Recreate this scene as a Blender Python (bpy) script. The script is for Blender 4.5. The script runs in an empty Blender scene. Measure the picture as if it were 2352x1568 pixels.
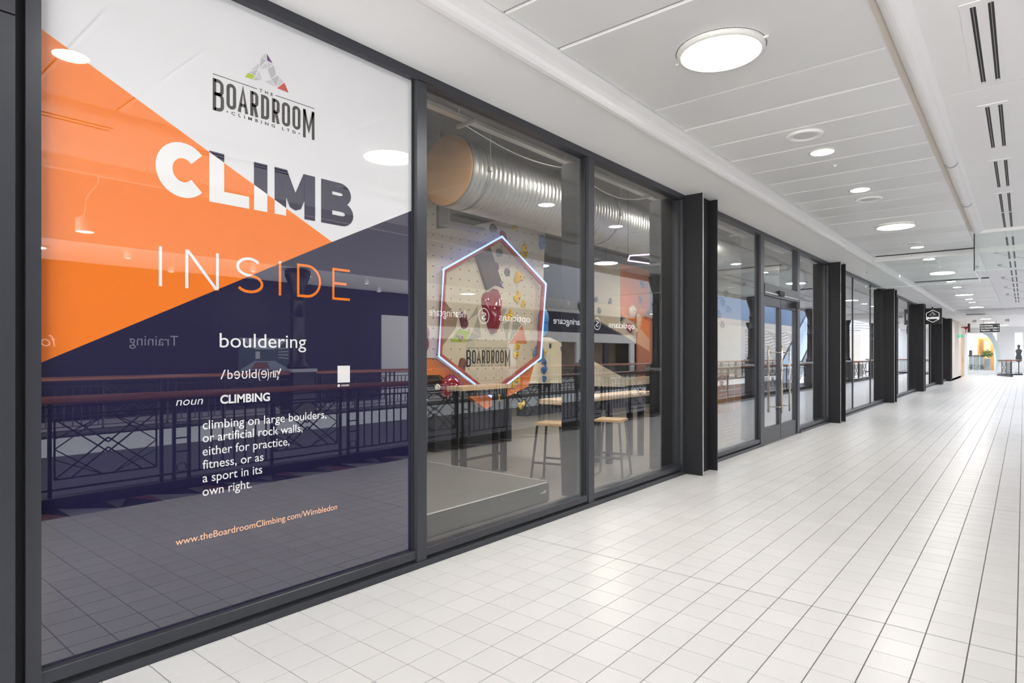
import bpy, bmesh, math, random
from mathutils import Vector, Matrix
random.seed(7)
S = bpy.context.scene
C = bpy.context.collection
PI = math.pi

# ------------------------------------------------------------------ camera, world, exposure
YAW = math.atan2(1175, 1420)
cam_d = bpy.data.cameras.new('camera')
cam_d.sensor_width = 36.0
cam_d.lens = 1420 / 2352 * 36
cam_d.shift_y = 28 / 2352
cam_d.clip_end = 300
cam = bpy.data.objects.new('camera', cam_d)
C.objects.link(cam)
cam.location = (0, 0, 1.5)
cam.rotation_euler = (PI / 2, 0, YAW)
S.camera = cam
S.view_settings.view_transform = 'Standard'
S.view_settings.look = 'None'
S.view_settings.gamma = 1
S.view_settings.use_curve_mapping = False
S.view_settings.exposure = 0.22

W = bpy.data.worlds.new('world')
S.world = W
W.use_nodes = True
wn = W.node_tree.nodes
wl = W.node_tree.links
bg = wn['Background']
tc = wn.new('ShaderNodeTexCoord')
sep = wn.new('ShaderNodeSeparateXYZ')
rmp = wn.new('ShaderNodeValToRGB')
rmp.color_ramp.elements[0].position = 0.45
rmp.color_ramp.elements[0].color = (0.88, 0.87, 0.86, 1)
rmp.color_ramp.elements[1].position = 0.8
rmp.color_ramp.elements[1].color = (0.62, 0.70, 0.84, 1)
mr = wn.new('ShaderNodeMapRange')
mr.inputs[1].default_value = -1
mr.inputs[2].default_value = 1
wl.new(tc.outputs['Generated'], sep.inputs[0])
wl.new(sep.outputs[2], mr.inputs[0])
wl.new(mr.outputs[0], rmp.inputs[0])
wl.new(rmp.outputs[0], bg.inputs[0])
bg.inputs[1].default_value = 6.6
LAMP = 60.0          # strength of the large round corridor lights
SPOT = 90.0          # strength of the small downlights
GYM = 30.0           # strength of the lamps in the climbing hall

# ------------------------------------------------------------------ materials
MATS = {}


def mat(name, col, rough=0.5, metal=0.0, var=0.04, scale=6.0, emit=0.0, spec=0.5, bump=0.0, stretch=None, rnd=0.0, coat=0.0):
    if name in MATS:
        return MATS[name]
    m = bpy.data.materials.new(name)
    m.use_nodes = True
    nt = m.node_tree
    n = nt.nodes
    l = nt.links
    p = n['Principled BSDF']
    p.inputs['Roughness'].default_value = rough
    p.inputs['Metallic'].default_value = metal
    p.inputs['Specular IOR Level'].default_value = spec
    p.inputs['Coat Weight'].default_value = coat
    t = n.new('ShaderNodeTexCoord')
    mp = n.new('ShaderNodeMapping')
    if stretch:
        mp.inputs['Scale'].default_value = stretch
    nz = n.new('ShaderNodeTexNoise')
    nz.inputs['Scale'].default_value = scale
    nz.inputs['Detail'].default_value = 4
    l.new(t.outputs['Object'], mp.inputs[0])
    l.new(mp.outputs[0], nz.inputs['Vector'])
    mx = n.new('ShaderNodeMix')
    mx.data_type = 'RGBA'
    mx.inputs[6].default_value = tuple(min(1, c * (1 - var)) for c in col) + (1,)
    mx.inputs[7].default_value = tuple(min(1, c * (1 + var)) for c in col) + (1,)
    l.new(nz.outputs['Fac'], mx.inputs[0])
    out = mx.outputs[2]
    if rnd:
        geo = n.new('ShaderNodeNewGeometry')
        oi = n.new('ShaderNodeObjectInfo')
        ad = n.new('ShaderNodeMath')
        ad.operation = 'ADD'
        fr = n.new('ShaderNodeMath')
        fr.operation = 'FRACT'
        l.new(geo.outputs['Random Per Island'], ad.inputs[0])
        l.new(oi.outputs['Random'], ad.inputs[1])
        l.new(ad.outputs[0], fr.inputs[0])
        mr = n.new('ShaderNodeMapRange')
        mr.inputs[3].default_value = 1 - rnd
        mr.inputs[4].default_value = 1 + rnd * 0.3
        l.new(fr.outputs[0], mr.inputs[0])
        hv = n.new('ShaderNodeHueSaturation')
        l.new(mr.outputs[0], hv.inputs['Value'])
        l.new(out, hv.inputs['Color'])
        out = hv.outputs[0]
    l.new(out, p.inputs['Base Color'])
    if emit:
        l.new(out, p.inputs['Emission Color'])
        p.inputs['Emission Strength'].default_value = emit
    if bump:
        b = n.new('ShaderNodeBump')
        b.inputs['Strength'].default_value = bump
        b.inputs['Distance'].default_value = 0.01
        l.new(nz.outputs['Fac'], b.inputs['Height'])
        l.new(b.outputs[0], p.inputs['Normal'])
    MATS[name] = m
    return m


def fres(nt, k):
    """reflectance of k glass surfaces in a row (Schlick, same from both sides): kF/(1+(k-1)F)"""
    n = nt.nodes
    l = nt.links

    def mth(op, x, y=None, z=None):
        m = n.new('ShaderNodeMath')
        m.operation = op
        for i, v in enumerate((x, y, z)):
            if v is None: continue
            if hasattr(v, 'default_value'): l.new(v, m.inputs[i])
            else: m.inputs[i].default_value = v
        return m.outputs[0]
    g = n.new('ShaderNodeNewGeometry')
    d = n.new('ShaderNodeVectorMath')
    d.operation = 'DOT_PRODUCT'
    l.new(g.outputs['Incoming'], d.inputs[0])
    l.new(g.outputs['Normal'], d.inputs[1])
    c = mth('SUBTRACT', 1.0, mth('ABSOLUTE', d.outputs['Value']))
    f = mth('MULTIPLY_ADD', mth('POWER', c, 5.0), 0.957, 0.043)
    return mth('DIVIDE', mth('MULTIPLY', f, k), mth('MULTIPLY_ADD', f, k - 1, 1.0))


def glass(name, tint=(0.94, 0.955, 0.955), k=1.7):
    if name in MATS:
        return MATS[name]
    m = bpy.data.materials.new(name)
    m.use_nodes = True
    nt = m.node_tree
    n = nt.nodes
    l = nt.links
    n.remove(n['Principled BSDF'])
    tr = n.new('ShaderNodeBsdfTransparent')
    tr.inputs[0].default_value = tint + (1,)
    gl = n.new('ShaderNodeBsdfGlossy')
    gl.inputs['Roughness'].default_value = 0.0
    gl.inputs[0].default_value = (1, 1, 1, 1)
    mx = n.new('ShaderNodeMixShader')
    l.new(fres(nt, k), mx.inputs[0])
    l.new(tr.outputs[0], mx.inputs[1])
    l.new(gl.outputs[0], mx.inputs[2])
    l.new(mx.outputs[0], n['Material Output'].inputs[0])
    MATS[name] = m
    return m


def under_glass(name, col, k=4.6, emit=0.0):
    """a printed colour seen behind glossy glazing"""
    if name in MATS:
        return MATS[name]
    m = mat(name, col, rough=0.6, var=0.02, scale=3, spec=0.0)
    nt = m.node_tree
    n = nt.nodes
    l = nt.links
    gl = n.new('ShaderNodeBsdfGlossy')
    gl.inputs['Roughness'].default_value = 0.0
    gl.inputs[0].default_value = (1, 1, 1, 1)
    mx = n.new('ShaderNodeMixShader')
    l.new(fres(nt, k), mx.inputs[0])
    l.new(n['Principled BSDF'].outputs[0], mx.inputs[1])
    l.new(gl.outputs[0], mx.inputs[2])
    l.new(mx.outputs[0], n['Material Output'].inputs[0])
    return m


def wood(name, col, rough=0.4, axis='Y', scale=1.2):
    st = {'X': (0.6, 9, 9), 'Y': (9, 0.6, 9), 'Z': (9, 9, 0.6)}[axis]
    return mat(name, col, rough=rough, var=0.16, scale=scale * 2, stretch=st)


M_TILE = mat('white_floor_tile', (0.755, 0.74, 0.715), rough=0.27, var=0.02, scale=2, rnd=0.035, spec=.15)
M_GROUT = mat('grey_grout', (0.13, 0.12, 0.11), rough=0.8)
M_CEIL = mat('white_ceiling_paint', (0.88, 0.87, 0.855), rough=0.55, var=0.015, scale=1.5)
M_CEILP = mat('white_metal_plank', (0.84, 0.84, 0.825), rough=0.38, var=0.015, scale=1.5, rnd=0.10)
M_SOFF = mat('white_plasterboard', (0.89, 0.885, 0.875), rough=0.6, var=0.015, scale=1.2)
M_GAP = mat('dark_gap', (0.02, 0.02, 0.02), rough=0.7)
M_FRAME = mat('anthracite_aluminium', (0.048, 0.051, 0.060), rough=0.36, metal=0.3, var=0.08, scale=20)
M_STEEL = mat('black_painted_steel', (0.017, 0.016, 0.018), rough=0.5, var=0.14, scale=5, spec=.3)
M_EDGE = mat('pale_steel_and_highlight', (0.55, 0.54, 0.52), rough=0.4, metal=0.5, var=0.2, scale=30)  # pale steel; on the column flanges it is a painted edge highlight
M_CHROME = mat('brushed_stainless_steel', (0.62, 0.58, 0.52), rough=0.25, metal=1.0)
M_GALV = mat('galvanised_steel', (0.66, 0.67, 0.68), rough=0.36, metal=0.75, var=0.15, scale=14)
M_GALVP = mat('dull_galvanised_steel', (0.42, 0.43, 0.44), rough=0.45, metal=0.5)
M_GLASS = glass('clear_double_glazing')
M_BGLASS = glass('thin_clear_glass', (0.96, 0.985, 0.975), k=1.0)
M_LIT = mat('lit_diffuser', (1.0, 0.985, 0.95), emit=LAMP, var=0.0)
M_SPOT = mat('lit_downlight', (1.0, 0.99, 0.97), emit=SPOT, var=0.0)
M_GYML = mat('lit_hall_lamp', (1.0, 0.93, 0.80), emit=GYM * 3, var=0.0)
M_TRIM = mat('white_lamp_trim', (0.80, 0.79, 0.74), rough=0.4)
M_BLACK = mat('black_iron', (0.022, 0.021, 0.022), rough=0.4, var=0.1)
M_BRAIL = wood('varnished_red_wood', (0.33, 0.13, 0.075), 0.25, 'Y')
M_OAK = wood('pale_oak', (0.72, 0.50, 0.30), 0.42, 'Y')
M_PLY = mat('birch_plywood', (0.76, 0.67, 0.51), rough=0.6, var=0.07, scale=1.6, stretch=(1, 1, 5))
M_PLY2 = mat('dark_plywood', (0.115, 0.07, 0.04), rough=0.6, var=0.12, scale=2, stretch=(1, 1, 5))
M_ORANGE = mat('orange_board', (0.90, 0.23, 0.03), rough=0.5)
M_CHAR = mat('charcoal_board', (0.035, 0.037, 0.045), rough=0.6)
M_MAT = mat('grey_vinyl_crash_mat', (0.13, 0.125, 0.12), rough=0.45, var=0.1, scale=3, bump=0.3)
M_SEAM = mat('pale_vinyl_seam', (0.60, 0.59, 0.57), rough=0.5)
M_GFLOOR = mat('grey_wood_effect_vinyl', (0.22, 0.205, 0.19), rough=0.35, var=0.2, scale=3, stretch=(6, 0.8, 1))
M_GCEIL = mat('dark_grey_soffit', (0.17, 0.155, 0.15), rough=0.8, var=0.08)
M_GWALL = mat('grey_hall_wall', (0.22, 0.21, 0.205), rough=0.8)
M_NAVYW = mat('navy_hoarding', (0.030, 0.028, 0.048), rough=0.55)
M_TERR = mat('speckled_terrazzo', (0.34, 0.36, 0.38), rough=0.35, var=0.5, scale=90)
M_WHITE = mat('white_shop_panel', (0.86, 0.855, 0.84), rough=0.5)
M_BEIGE = mat('beige_wall', (0.66, 0.60, 0.53), rough=0.7)

# ------------------------------------------------------------------ helpers


def tag(o, label=None, cat=None, group=None, kind=None):
    if label: o['label'] = label
    if cat: o['category'] = cat
    if group: o['group'] = group
    if kind: o['kind'] = kind
    return o


def thing(name, loc=(0, 0, 0), label=None, cat=None, group=None, kind=None):
    o = bpy.data.objects.new(name, None)
    o.empty_display_size = 0.1
    o.location = loc
    C.objects.link(o)
    return tag(o, label, cat, group, kind)


def wloc(o):
    v = Vector((0, 0, 0))
    while o is not None:
        v += o.location
        o = o.parent
    return v


class B:
    """collects shapes in world coordinates and links them as ONE mesh object"""

    def __init__(s):
        s.bm = bmesh.new()

    def box(s, x0, x1, y0, y1, z0, z1, mi=0):
        v = [s.bm.verts.new(p) for p in ((x0, y0, z0), (x1, y0, z0), (x1, y1, z0), (x0, y1, z0), (x0, y0, z1), (x1, y0, z1), (x1, y1, z1), (x0, y1, z1))]
        for f in ((3, 2, 1, 0), (4, 5, 6, 7), (0, 1, 5, 4), (1, 2, 6, 5), (2, 3, 7, 6), (3, 0, 4, 7)):
            s.bm.faces.new([v[i] for i in f]).material_index = mi
        return s

    def bar(s, a, b, w, h=None, up=(0, 0, 1)):
        """rectangular bar from a to b, w across, h along up"""
        h = h or w
        a = Vector(a); b = Vector(b)
        d = (b - a).normalized()
        u = Vector(up)
        if abs(d.dot(u)) > 0.98: u = Vector((1, 0, 0))
        sd = d.cross(u).normalized() * w / 2
        u = sd.cross(d).normalized() * h / 2
        r = [[s.bm.verts.new(p + x * sd + y * u) for x, y in ((-1, -1), (1, -1), (1, 1), (-1, 1))] for p in (a, b)]
        for i in range(4):
            j = (i + 1) % 4
            s.bm.faces.new((r[0][i], r[0][j], r[1][j], r[1][i]))
        s.bm.faces.new(r[0][::-1]); s.bm.faces.new(r[1])
        return s

    def tube(s, pts, r, n=8, cap=True, closed=False):
        pts = [Vector(p) for p in pts]
        rings = []
        for i, p in enumerate(pts):
            if closed:
                d = (pts[(i + 1) % len(pts)] - pts[i - 1]).normalized()
            else:
                d = (pts[min(i + 1, len(pts) - 1)] - pts[max(i - 1, 0)]).normalized()
            u = Vector((0, 0, 1)) if abs(d.z) < 0.9 else Vector((1, 0, 0))
            a = d.cross(u).normalized(); b = a.cross(d).normalized()
            rr = r[i] if isinstance(r, (list, tuple)) else r
            rings.append([s.bm.verts.new(p + (a * math.cos(2 * PI * k / n) + b * math.sin(2 * PI * k / n)) * rr) for k in range(n)])
        m = len(rings)
        for i in range(m if closed else m - 1):
            for k in range(n):
                f = s.bm.faces.new((rings[i][k], rings[i][(k + 1) % n], rings[(i + 1) % m][(k + 1) % n], rings[(i + 1) % m][k]))
                f.smooth = n > 6
        if cap and not closed:
            s.bm.faces.new(rings[0][::-1]); s.bm.faces.new(rings[-1])
        return s

    def lathe(s, c, prof, n=32, mi=0, cap0=True, cap1=True):
        """prof: (radius, z) list about the vertical axis through c"""
        rings = [[s.bm.verts.new((c[0] + r * math.cos(2 * PI * k / n), c[1] + r * math.sin(2 * PI * k / n), c[2] + z)) for k in range(n)] for r, z in prof]
        for i in range(len(rings) - 1):
            for k in range(n):
                f = s.bm.faces.new((rings[i][k], rings[i][(k + 1) % n], rings[i + 1][(k + 1) % n], rings[i + 1][k]))
                f.smooth = True; f.material_index = mi
        if cap0: s.bm.faces.new(rings[0][::-1]).material_index = mi
        if cap1: s.bm.faces.new(rings[-1]).material_index = mi
        return s

    def prism(s, poly, vec):
        """polygon (3D points) extruded by vec"""
        vec = Vector(vec)
        a = [s.bm.verts.new(Vector(p)) for p in poly]
        b = [s.bm.verts.new(Vector(p) + vec) for p in poly]
        n = len(a)
        s.bm.faces.new(a[::-1]); s.bm.faces.new(b)
        for i in range(n):
            s.bm.faces.new((a[i], a[(i + 1) % n], b[(i + 1) % n], b[i]))
        return s

    def build(s, name, m, parent=None, **kw):
        bmesh.ops.recalc_face_normals(s.bm, faces=s.bm.faces)
        if parent is not None:
            bmesh.ops.translate(s.bm, verts=s.bm.verts, vec=-wloc(parent))
        me = bpy.data.meshes.new(name)
        s.bm.to_mesh(me); s.bm.free()
        for x in (m if isinstance(m, (list, tuple)) else [m]):
            me.materials.append(x)
        o = bpy.data.objects.new(name, me)
        C.objects.link(o)
        if parent is not None: o.parent = parent
        return tag(o, kw.get('label'), kw.get('cat'), kw.get('group'), kw.get('kind'))


def copy_tree(o, parent=None):
    c = o.copy(); C.objects.link(c); c.parent = parent
    for ch in list(o.children): copy_tree(ch, c)
    return c


def place(proto, used, loc, rz=None, label=None, group=None):
    o = proto if not used else copy_tree(proto)
    o.location = loc
    if rz is not None: o.rotation_euler.z = rz
    if label: o['label'] = label
    if group: o['group'] = group
    return o


class Flat:
    """flat print: polygons in a 2D frame (a along ax, b along up), n = outward normal"""

    def __init__(s, org, ax, up=(0, 0, 1), th=0.0012):
        s.o = Vector(org); s.ax = Vector(ax).normalized(); s.up = Vector(up).normalized(); s.bm = bmesh.new()
        s.n = s.ax.cross(s.up)

    def P(s, a, b): return s.o + s.ax * a + s.up * b

    def poly(s, pts, mi=0):
        f = s.bm.faces.new([s.bm.verts.new(s.P(*p)) for p in pts]); f.material_index = mi
        if f.calc_area() > 0:
            f.normal_update()
            if f.normal.dot(s.n) < 0: f.normal_flip()
        return s

    def stroke(s, pts, w, closed=False, mi=0):
        n = len(pts); L = []; Rr = []
        for i in range(n):
            p = Vector(pts[i])
            if closed: a = Vector(pts[i - 1]); b = Vector(pts[(i + 1) % n])
            else: a = Vector(pts[i - 1]) if i else None; b = Vector(pts[i + 1]) if i < n - 1 else None
            d1 = (p - a).normalized() if a is not None else (b - p).normalized()
            d2 = (b - p).normalized() if b is not None else d1
            n1 = Vector((-d1.y, d1.x)); n2 = Vector((-d2.y, d2.x))
            m = (n1 + n2)
            if m.length < 1e-6: m = n1
            m.normalize()
            k = min(1 / max(m.dot(n1), 0.3), 2.5)
            L.append(p + m * w / 2 * k); Rr.append(p - m * w / 2 * k)
        for i in range(n if closed else n - 1):
            j = (i + 1) % n
            s.poly([L[i], Rr[i], Rr[j], L[j]], mi)
        return s

    def text(s, body, a0, a1, b0, size, off=0.0, space=1.0, mi=0, shear=0.0, split=None, fat=0.0):
        """text fitted between a0 and a1, baseline b0, size = em height"""
        cu = bpy.data.curves.new('lettering', 'FONT')
        cu.body = body; cu.size = 1.0; cu.offset = off; cu.space_character = space; cu.resolution_u = 4; cu.shear = shear
        o = bpy.data.objects.new('lettering', cu)
        me = bpy.data.meshes.new_from_object(o)
        xs = [v.co.x for v in me.vertices]
        if not xs: return s
        x0, x1 = min(xs), max(xs)
        kx = (a1 - a0) / (x1 - x0)
        kx = (a1 - a0 - 2 * fat) / (x1 - x0)
        for lay, (sx, sy) in enumerate([(0, 0)] if not fat else [(-1, 0), (-.5, 0), (0, 0), (.5, 0), (1, 0), (0, .6), (0, -.6)]):
            s.bm.verts.ensure_lookup_table(); nv = len(s.bm.verts)
            t = bmesh.new(); t.from_mesh(me)
            for v in t.verts: v.co = Vector((a0 + fat + (v.co.x - x0) * kx + sx * fat, b0 + v.co.y * size + sy * fat, 0))
            if split:
                for pt, nn in split:
                    bmesh.ops.bisect_plane(t, geom=t.verts[:] + t.edges[:] + t.faces[:], plane_co=(pt[0], pt[1], 0), plane_no=(nn[0], nn[1], 0))
            for f in t.faces:
                c = f.calc_center_median()
                k = mi(c.x, c.y) if callable(mi) else mi
                s.poly([(v.co.x, v.co.y) for v in f.verts], k)
            if fat: s.bm.verts.ensure_lookup_table(); bmesh.ops.translate(s.bm, verts=s.bm.verts[nv:], vec=s.n * (.0002 * lay))
            t.free()
        bpy.data.meshes.remove(me); bpy.data.objects.remove(o); bpy.data.curves.remove(cu)
        return s

    def build(s, name, m, parent=None, **kw):
        if parent is not None:
            bmesh.ops.translate(s.bm, verts=s.bm.verts, vec=-wloc(parent))
        me = bpy.data.meshes.new(name)
        s.bm.to_mesh(me); s.bm.free()
        for x in (m if isinstance(m, (list, tuple)) else [m]): me.materials.append(x)
        o = bpy.data.objects.new(name, me); C.objects.link(o)
        if parent is not None: o.parent = parent
        return tag(o, kw.get('label'), kw.get('cat'), kw.get('group'), kw.get('kind'))


# ---- the climbing centre's mark: letters with condensed strokes, and the faceted triangle
def arc(cx, cy, rx, ry, a0, a1, n=8):
    return [(cx + rx * math.cos(math.radians(a0 + (a1 - a0) * i / n)), cy + ry * math.sin(math.radians(a0 + (a1 - a0) * i / n))) for i in range(n + 1)]


def glyph(ch, x0, x1, y0, y1, w):
    a, b, c, d = x0 + w / 2, x1 - w / 2, y0 + w / 2, y1 - w / 2
    r = (b - a) / 2; m = (a + b) / 2
    if ch == 'O': return [(arc(m, d - r, r, r, 0, 180) + arc(m, c + r, r, r, 180, 360), True)]
    if ch == 'D':
        return [([(a, c)] + arc(b - r, c + r, r, r, -90, 0, 5) + arc(b - r, d - r, r, r, 0, 90, 5) + [(a, d)], True)]
    if ch == 'A': return [([(x0 + w * .5, y0), (m, d), (x1 - w * .5, y0)], False), ([(a + r * .35, y0 + (y1 - y0) * .3), (b - r * .35, y0 + (y1 - y0) * .3)], False)]
    if ch == 'M': return [([(a, y0), (a, y1)], False), ([(b, y0), (b, y1)], False), ([(a, y1 - w * .3), (m, y0 + (y1 - y0) * .3), (b, y1 - w * .3)], False)]
    if ch == 'R':
        h = y0 + (y1 - y0) * .46; rr = min(r, (d - h) / 2)
        return [([(a, y0), (a, y1)], False), ([(a, d)] + arc(b - rr, d - rr, rr, rr, 90, 0, 5) + arc(b - rr, h + rr, rr, rr, 0, -90, 5) + [(a, h)], False), ([(m, h), (b, y0)], False)]
    if ch == 'B':
        h = y0 + (y1 - y0) * .53; r1 = min(r, (d - h) / 2); r2 = min(r * 1.05, (h - c) / 2)
        return [([(a, y0), (a, y1)], False), ([(a, d)] + arc(b - r1 - w * .1, d - r1, r1, r1, 90, 0, 5) + arc(b - r1 - w * .1, h + r1, r1, r1, 0, -90, 5) + [(a, h)], False),
                ([(a, h)] + arc(b - r2, h - r2, r2, r2, 90, 0, 5) + arc(b - r2, c + r2, r2, r2, 0, -90, 5) + [(a, c)], False)]


FACETS = [(0, [(0.446, 0.325), (0.492, 0.372), (0.494, 0.313)]), (1, [(0.444, 0.319), (0.492, 0.305), (0.43, 0.22)]), (0, [(0.499, 0.292), (0.499, 0.234), (0.436, 0.211)]),
          (2, [(0.5, 0.372), (0.557, 0.304), (0.502, 0.308)]), (0, [(0.505, 0.295), (0.559, 0.296), (0.507, 0.238)]), (0, [(0.427, 0.26), (0.419, 0.204), (0.338, 0.155)]),
          (1, [(0.33, 0.14), (0.412, 0.193), (0.386, 0.13)]), (3, [(0.321, 0.133), (0.384, 0.126), (0.358, 0.084), (0.29, 0.083)]), (0, [(0.424, 0.185), (0.454, 0.113), (0.396, 0.129)]),
          (1, [(0.392, 0.119), (0.449, 0.109), (0.366, 0.082)]), (1, [(0.508, 0.233), (0.568, 0.287), (0.591, 0.214), (0.543, 0.15)]), (1, [(0.546, 0.146), (0.601, 0.206), (0.622, 0.196), (0.594, 0.097)]),
          (0, [(0.477, 0.109), (0.54, 0.141), (0.581, 0.09)]), (0, [(0.627, 0.194), (0.667, 0.167), (0.604, 0.1)]), (4, [(0.676, 0.162), (0.719, 0.081), (0.602, 0.085)])]
LET = [('B', .002, .100, -.300), ('O', .122, .209, -.248), ('A', .223, .321, -.248), ('R', .340, .417, -.248), ('D', .443, .523, -.244), ('R', .551, .628, -.248), ('O', .651, .736, -.248), ('O', .760, .846, -.248), ('M', .874, 1.0, -.300)]


def logo_words(F, a0, b0, k, mi, small=True, thick=.029):
    """wordmark: k = width, (a0, b0) = left end and height of its top rule"""
    g = lambda p: (a0 + p[0] * k, b0 + p[1] * k)
    for ch, x0, x1, y0 in LET:
        for pts, cl in glyph(ch, x0, x1, y0, -.022, thick):
            F.stroke([g(p) for p in pts], thick * k, cl, mi)
    if small:
        F.stroke([g((0.002, .013)), g((.404, .013))], .006 * k, mi=mi)
        F.stroke([g((0.586, .013)), g((.998, .013))], .006 * k, mi=mi)
        F.text('THE', a0 + .428 * k, a0 + .559 * k, b0 - .004 * k, .040 * k, off=.02, space=1.9, mi=mi)
        F.text('\u2022CLIMBING LTD\u2022', a0 + .122 * k, a0 + .840 * k, b0 - .293 * k, .040 * k, off=.02, space=2.0, mi=mi)


def logo_facets(F, a0, b0, k, base):
    for c, poly in FACETS:
        F.poly([(a0 + x * k, b0 + y * k) for x, y in poly], base + c)


GX = -3.31   # glass plane of the shopfront
COLS = [7.34, 14.77, 21.95, 29.26, 36.4, 41.3]
CD = 0.47    # depth of a steel column along the corridor

# ------------------------------------------------------------------ floor
fl = B().box(-3.40, 0.75, -6, 64, -0.30, -0.004).build('floor', M_GROUT, kind='structure')
PX, PY = 0.18875, 0.1994
tx = [-0.027 - PX * k for k in range(-1, 18)][::-1]
tx = [x for x in tx if x > -3.25 and x < 0.31]
ty0 = 3.973 - PY * 48
F2 = Vector((-math.sin(YAW), math.cos(YAW))); R2 = Vector((math.cos(YAW), math.sin(YAW)))


def in_view(x, y):
    zc = x * F2.x + y * F2.y
    if zc < .5: return 0
    u = 1176 + 1420 * (x * R2.x + y * R2.y) / zc; v = 812 + 1420 * 1.5 / zc
    if u < -60 or u > 2400 or v > 1620: return 0
    return 1 / zc ** 3


cells = []
for i in range(len(tx) - 1):
    for j in range(0, 330):
        y = ty0 + PY * j
        if y > 59: break
        cells.append((in_view((tx[i] + tx[i + 1]) / 2, y + PY / 2), tx[i], tx[i + 1], y, j))
cells.sort(key=lambda c: -c[0])


def tile_at(b, x0, x1, y0, y1, z=0.0, c=0.0012):
    v = [b.bm.verts.new(p) for p in ((x0, y0, z - .006), (x1, y0, z - .006), (x1, y1, z - .006), (x0, y1, z - .006), (x0 + c, y0 + c, z), (x1 - c, y0 + c, z), (x1 - c, y1 - c, z), (x0 + c, y1 - c, z))]
    for f in ((4, 5, 6, 7), (0, 1, 5, 4), (1, 2, 6, 5), (2, 3, 7, 6), (3, 0, 4, 7)):
        b.bm.faces.new([v[i] for i in f])


def gaps(j):
    # a wider movement joint every 18 tiles
    g0 = .0060 if (j - 48) % 18 == 0 else .0018
    g1 = .0060 if (j + 1 - 48) % 18 == 0 else .0018
    return g0, g1


rest = B()
protos = {}
for n_, (s_, x0, x1, y, j) in enumerate(cells):
    g0, g1 = gaps(j)
    if n_ < 300:
        key = (g0, g1)
        if key not in protos:
            b = B(); tile_at(b, .0019, PX - .0019, g0, PY - g1)
            me_o = b.build('tile', M_TILE); protos[key] = me_o.data
            bpy.data.objects.remove(me_o)
        o = bpy.data.objects.new('tile', protos[key]); C.objects.link(o); o.parent = fl
        o.location = (x0, y, 0.0)
    else:
        tile_at(rest, x0 + .0019, x1 - .0019, y + g0, y + PY - g1)
for x0, x1 in ((-3.25, tx[0]),):
    for j in range(0, 330):
        y = ty0 + PY * j
        if y > 59: break
        g0, g1 = gaps(j)
        if x1 - x0 > .01: tile_at(rest, x0, x1 - .0019, y + g0, y + PY - g1)
rest.build('tiling', M_TILE, fl, kind='stuff')
# inlaid border beside the balustrade: dark, terracotta and grey triangles
M_TD = mat('black_border_tile', (.018, .018, .022), rough=.25); M_TT = mat('terracotta_border_tile', (.22, .075, .05), rough=.3); M_TG = mat('grey_border_tile', (.26, .27, .28), rough=.3, var=.3, scale=80)
bx0, bx1 = tx[-1] + .004, .56
for k in range(46):
    y0 = -1.0 + k * .40
    m3 = [M_TD, M_TG, M_TT, M_TG][k % 4]
    p = [(bx0, y0), (bx1, y0 + .004), (bx0, y0 + .396)] if k % 2 else [(bx0, y0 + .004), (bx1, y0 + .2), (bx0, y0 + .396)]
    q = [(bx1, y0 + .006), (bx1, y0 + .398), (bx0 + .004, y0 + .398)] if k % 2 else [(bx1, y0 + .204), (bx1, y0 + .398), (bx0 + .004, y0 + .398)]
    B().prism([(a, b, -.006) for a, b in p], (0, 0, .006)).build('border_tile', m3, fl)
    B().prism([(a, b, -.006) for a, b in q], (0, 0, .006)).build('border_tile', M_TD if m3 is not M_TD else M_TT, fl)

# ------------------------------------------------------------------ ceiling
CZ = 3.55
ce = B().box(-2.68, 1.05, -6, 35.6, CZ + .03, CZ + .10).build('ceiling', M_GAP, kind='structure')
ys = [-6 + .6 * k for k in range(14)]  # planks behind the viewer
bands = [(-5.9 + .6 * k, -5.9 + .6 * (k + 1)) for k in range(13)]
bands += [(1.9, 2.84), (2.84, 3.41)]
for m in range(5):
    o_ = 7.4 * m
    bands += [(3.41 + o_, 4.786 + o_)] + [(4.786 + o_ + .6 * k, 4.786 + o_ + .6 * (k + 1)) for k in range(9)] + [(10.186 + o_, 10.81 + o_)]
for a, b in bands:
    if a > 35.5: break
    b = min(b, 35.55)
    wide = b - a > 1.2
    g = .006
    z = CZ if not wide else CZ - .004
    q = B().box(-2.42, -.70, a + g, b - g, z, z + .03)
    bmesh.ops.bevel(q.bm, geom=[e for e in q.bm.edges], offset=.012, segments=1, affect='EDGES')
    q.build('ceiling_plank', M_CEILP, ce)
for a in range(-6, 36, 3):
    b = min(a + 3, 35.55)
    B().box(-.50, 1.05, a + .01 + .05 * 0, b - .004, CZ, CZ + .03).build('ceiling_panel', M_CEIL, ce)
# soffit beside the shopfront, its rounded cove, and the rounded cover along the planks
B().box(-3.5, -2.66, -6, 42.5, 3.48, 3.60).build('soffit_panel', M_SOFF, ce)
cv = B()
prof = [(-2.68, 3.48)] + [(-2.56 + .06 * math.cos(t), 3.492 + .045 * math.sin(t)) for t in [math.radians(a) for a in (200, 230, 260, 290, 320, 350)]] + [(-2.47, 3.50), (-2.42, 3.515), (-2.42, 3.60), (-2.68, 3.60)]
cv.prism([(x, -6, z) for x, z in prof], (0, 48.5, 0))
cv.build('trim_1', M_SOFF, kind='structure')
b = B()
pr = [(-.665, 3.60), (-.665, 3.56), (-.655, 3.54)] + [(-.595 + .06 * math.cos(math.radians(a)), 3.545 + .055 * math.sin(math.radians(a))) for a in range(190, 360, 17)] + [(-.50, 3.545), (-.50, 3.60)]
b.prism([(x, -6, z) for x, z in pr], (0, 18.9, 0))
b.build('trim_2', M_CEIL, kind='structure')
B().box(-.705, -.665, -6, 12.9, 3.556, 3.60).build('trim_4', M_BEIGE, kind='structure')
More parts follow.
